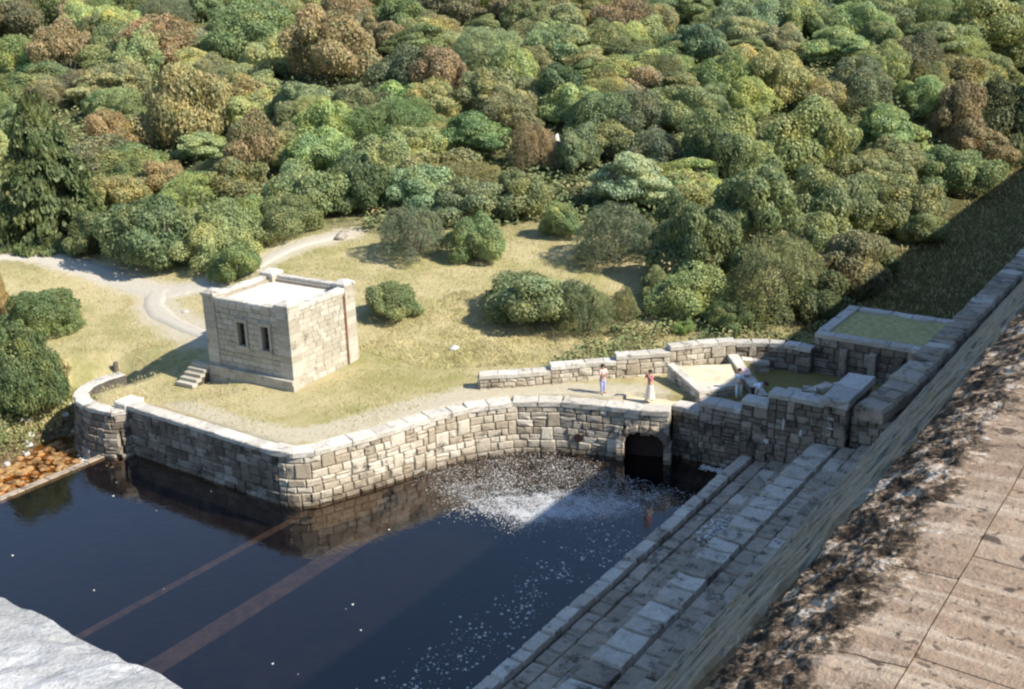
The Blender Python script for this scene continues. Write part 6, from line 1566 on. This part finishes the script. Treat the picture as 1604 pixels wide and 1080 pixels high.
# undergrowth between the bushes: ferns, bramble and low shrubs
def cover(name, n, fn, size, mat, seed, hh=.35, asp=.5, up=.8):
    g = np.random.default_rng(seed); q = random.Random(seed); P = []
    tries = 0
    while len(P) < n and tries < n*6:
        tries += 1; p = fn(q)
        if p: P.append((p[0], p[1], hgt(p[0], p[1])+q.random()*hh))
    P = np.array(P); N = np.tile([0, 0, 1.], (len(P), 1)) if up else g.normal(0, 1, (len(P), 3))
    V, m = leaves(P, N, size, seed, -.4, asp); me = leaf_mesh(name, V, m, g.uniform(0, 1, m), mat)
    return tag(link(name, me), kind='stuff')
def u1(q):
    d = 78+q.random()**1.4*110; lt = q.uniform(-75, 55)*(d/110)
    x = lt*.8193-d*.5735; y = lt*.5735+d*.8193
    if x > -25.2 and y < 130: return None
    if d < 92 and mn.noise(Vector((x*.15, y*.15, 0))) < -.1-(d-88)*.05: return None
    if min(dseg(x, y, a, b) for a, b in zip(TRACK, TRACK[1:])) < 2.2 or min(dseg(x, y, a, b) for a, b in zip(FOOTPATH, FOOTPATH[1:])) < 1.2: return None
    return (x, y)
cover('undergrowth', 110000, u1, .24, 'undergrowth_leaf', 5, hh=1.0)
def u2(q):   # scrub at the foot of the thicket and behind the back wall
    x = q.uniform(-44, -19.5); y = q.uniform(48, 74)
    d = -x*.5735+y*.8193
    if inpoly([(-33,49.5),(-27,55),(-22,58.5),(-19.5,66),(-23,74),(-30,70),(-33,60)], x, y) and mn.noise(Vector((x*.4, y*.4, 0))) > -.15: return (x, y)
    return None
cover('scrub', 9000, u2, .13, 'undergrowth_leaf', 6, hh=.7)
# dry grass tufts
def blades(name, n, fn, seed, h=(.12, .38), mat='grass_blade'):
    g = np.random.default_rng(seed); q = random.Random(seed); P = []; tries = 0
    while len(P) < n and tries < 8*n:
        tries += 1; p = fn(q)
        if p: P.append((p[0], p[1], hgt(p[0], p[1])-.02))
    P = np.array(P); n = len(P); th = g.uniform(0, 6.283, n); hh = g.uniform(h[0], h[1], n); w_ = hh*.16
    a = np.stack([np.cos(th)*w_, np.sin(th)*w_, np.zeros(n)], 1); ln = g.normal(0, .4, (n, 3))*hh[:, None]; ln[:, 2] = hh
    V = np.stack([P-a, P+a, P+a*.3+ln, P-a*.3+ln], 1).reshape(-1, 3)
    return tag(link(name, leaf_mesh(name, V, n, g.uniform(0, 1, n), mat)), kind='stuff')
HUTBOX = (-51, -43, 40, 47.5)
def t1(q):
    x = q.uniform(-80, -20); y = q.uniform(33, 74); d = -x*.5735+y*.8193
    if d > 92 or inpoly(BASIN, x, y): return None
    if HUTBOX[0] < x < HUTBOX[1] and HUTBOX[2] < y < HUTBOX[3]: return None
    if x > -36 and y < 48+.9*(x+35) + 1.5: return None
    if hgt(x, y) < -2.8: return None
    if min(dseg(x, y, a, b) for L_ in (TRACK, TRACK_FORK, FOOTPATH) for a, b in zip(L_, L_[1:])) < 1.5: return None
    if mn.noise(Vector((x*.22, y*.22, 2))) < q.uniform(-.6, .35)-(.25 if d > 66 else 0): return None
    if min(dseg(x, y, a, b) for a, b in zip(WALL, WALL[1:])) < 1.0: return None
    return (x, y)
blades('grass_tufts', 90000, t1, 9, (.04, .16))
def t1b(q):
    x = q.uniform(-45, -24); y = q.uniform(47.5, 60); d = -x*.5735+y*.8193
    if not (61.5 < d < 73) or y < 48.5+.95*(x+34.5)+1.2 or mn.noise(Vector((x*.5, y*.5, 8))) < q.uniform(-.9, .5): return None
    return (x, y)
simple('dead_grass', (.46, .40, .20), .9, .9, .5)
blades('dead_grass', 26000, t1b, 19, (.05, .17), 'dead_grass')
def t2(q):
    x = q.uniform(-23.5, -15.5); y = q.uniform(64.5, 130); return (x, y)
blades('rough_turf', 14000, t2, 10, (.08, .3))
def t3(q):
    x = q.uniform(-63, -55); y = q.uniform(24, 38); h = hgt(x, y); return (x, y) if -3.0 < h < 0 and mn.noise(Vector((x*.4, y*.4, 2))) > -.1 else None
blades('bank_grass', 9000, t3, 11, (.1, .45))
def t4(q):
    x = q.gauss(-57.6, .8); y = q.gauss(30.8, 1.4); return (x, y) if hgt(x, y) > -3.3 else None
cover('bank_herbs', 2600, t4, .10, 'undergrowth_leaf', 12, hh=.5)
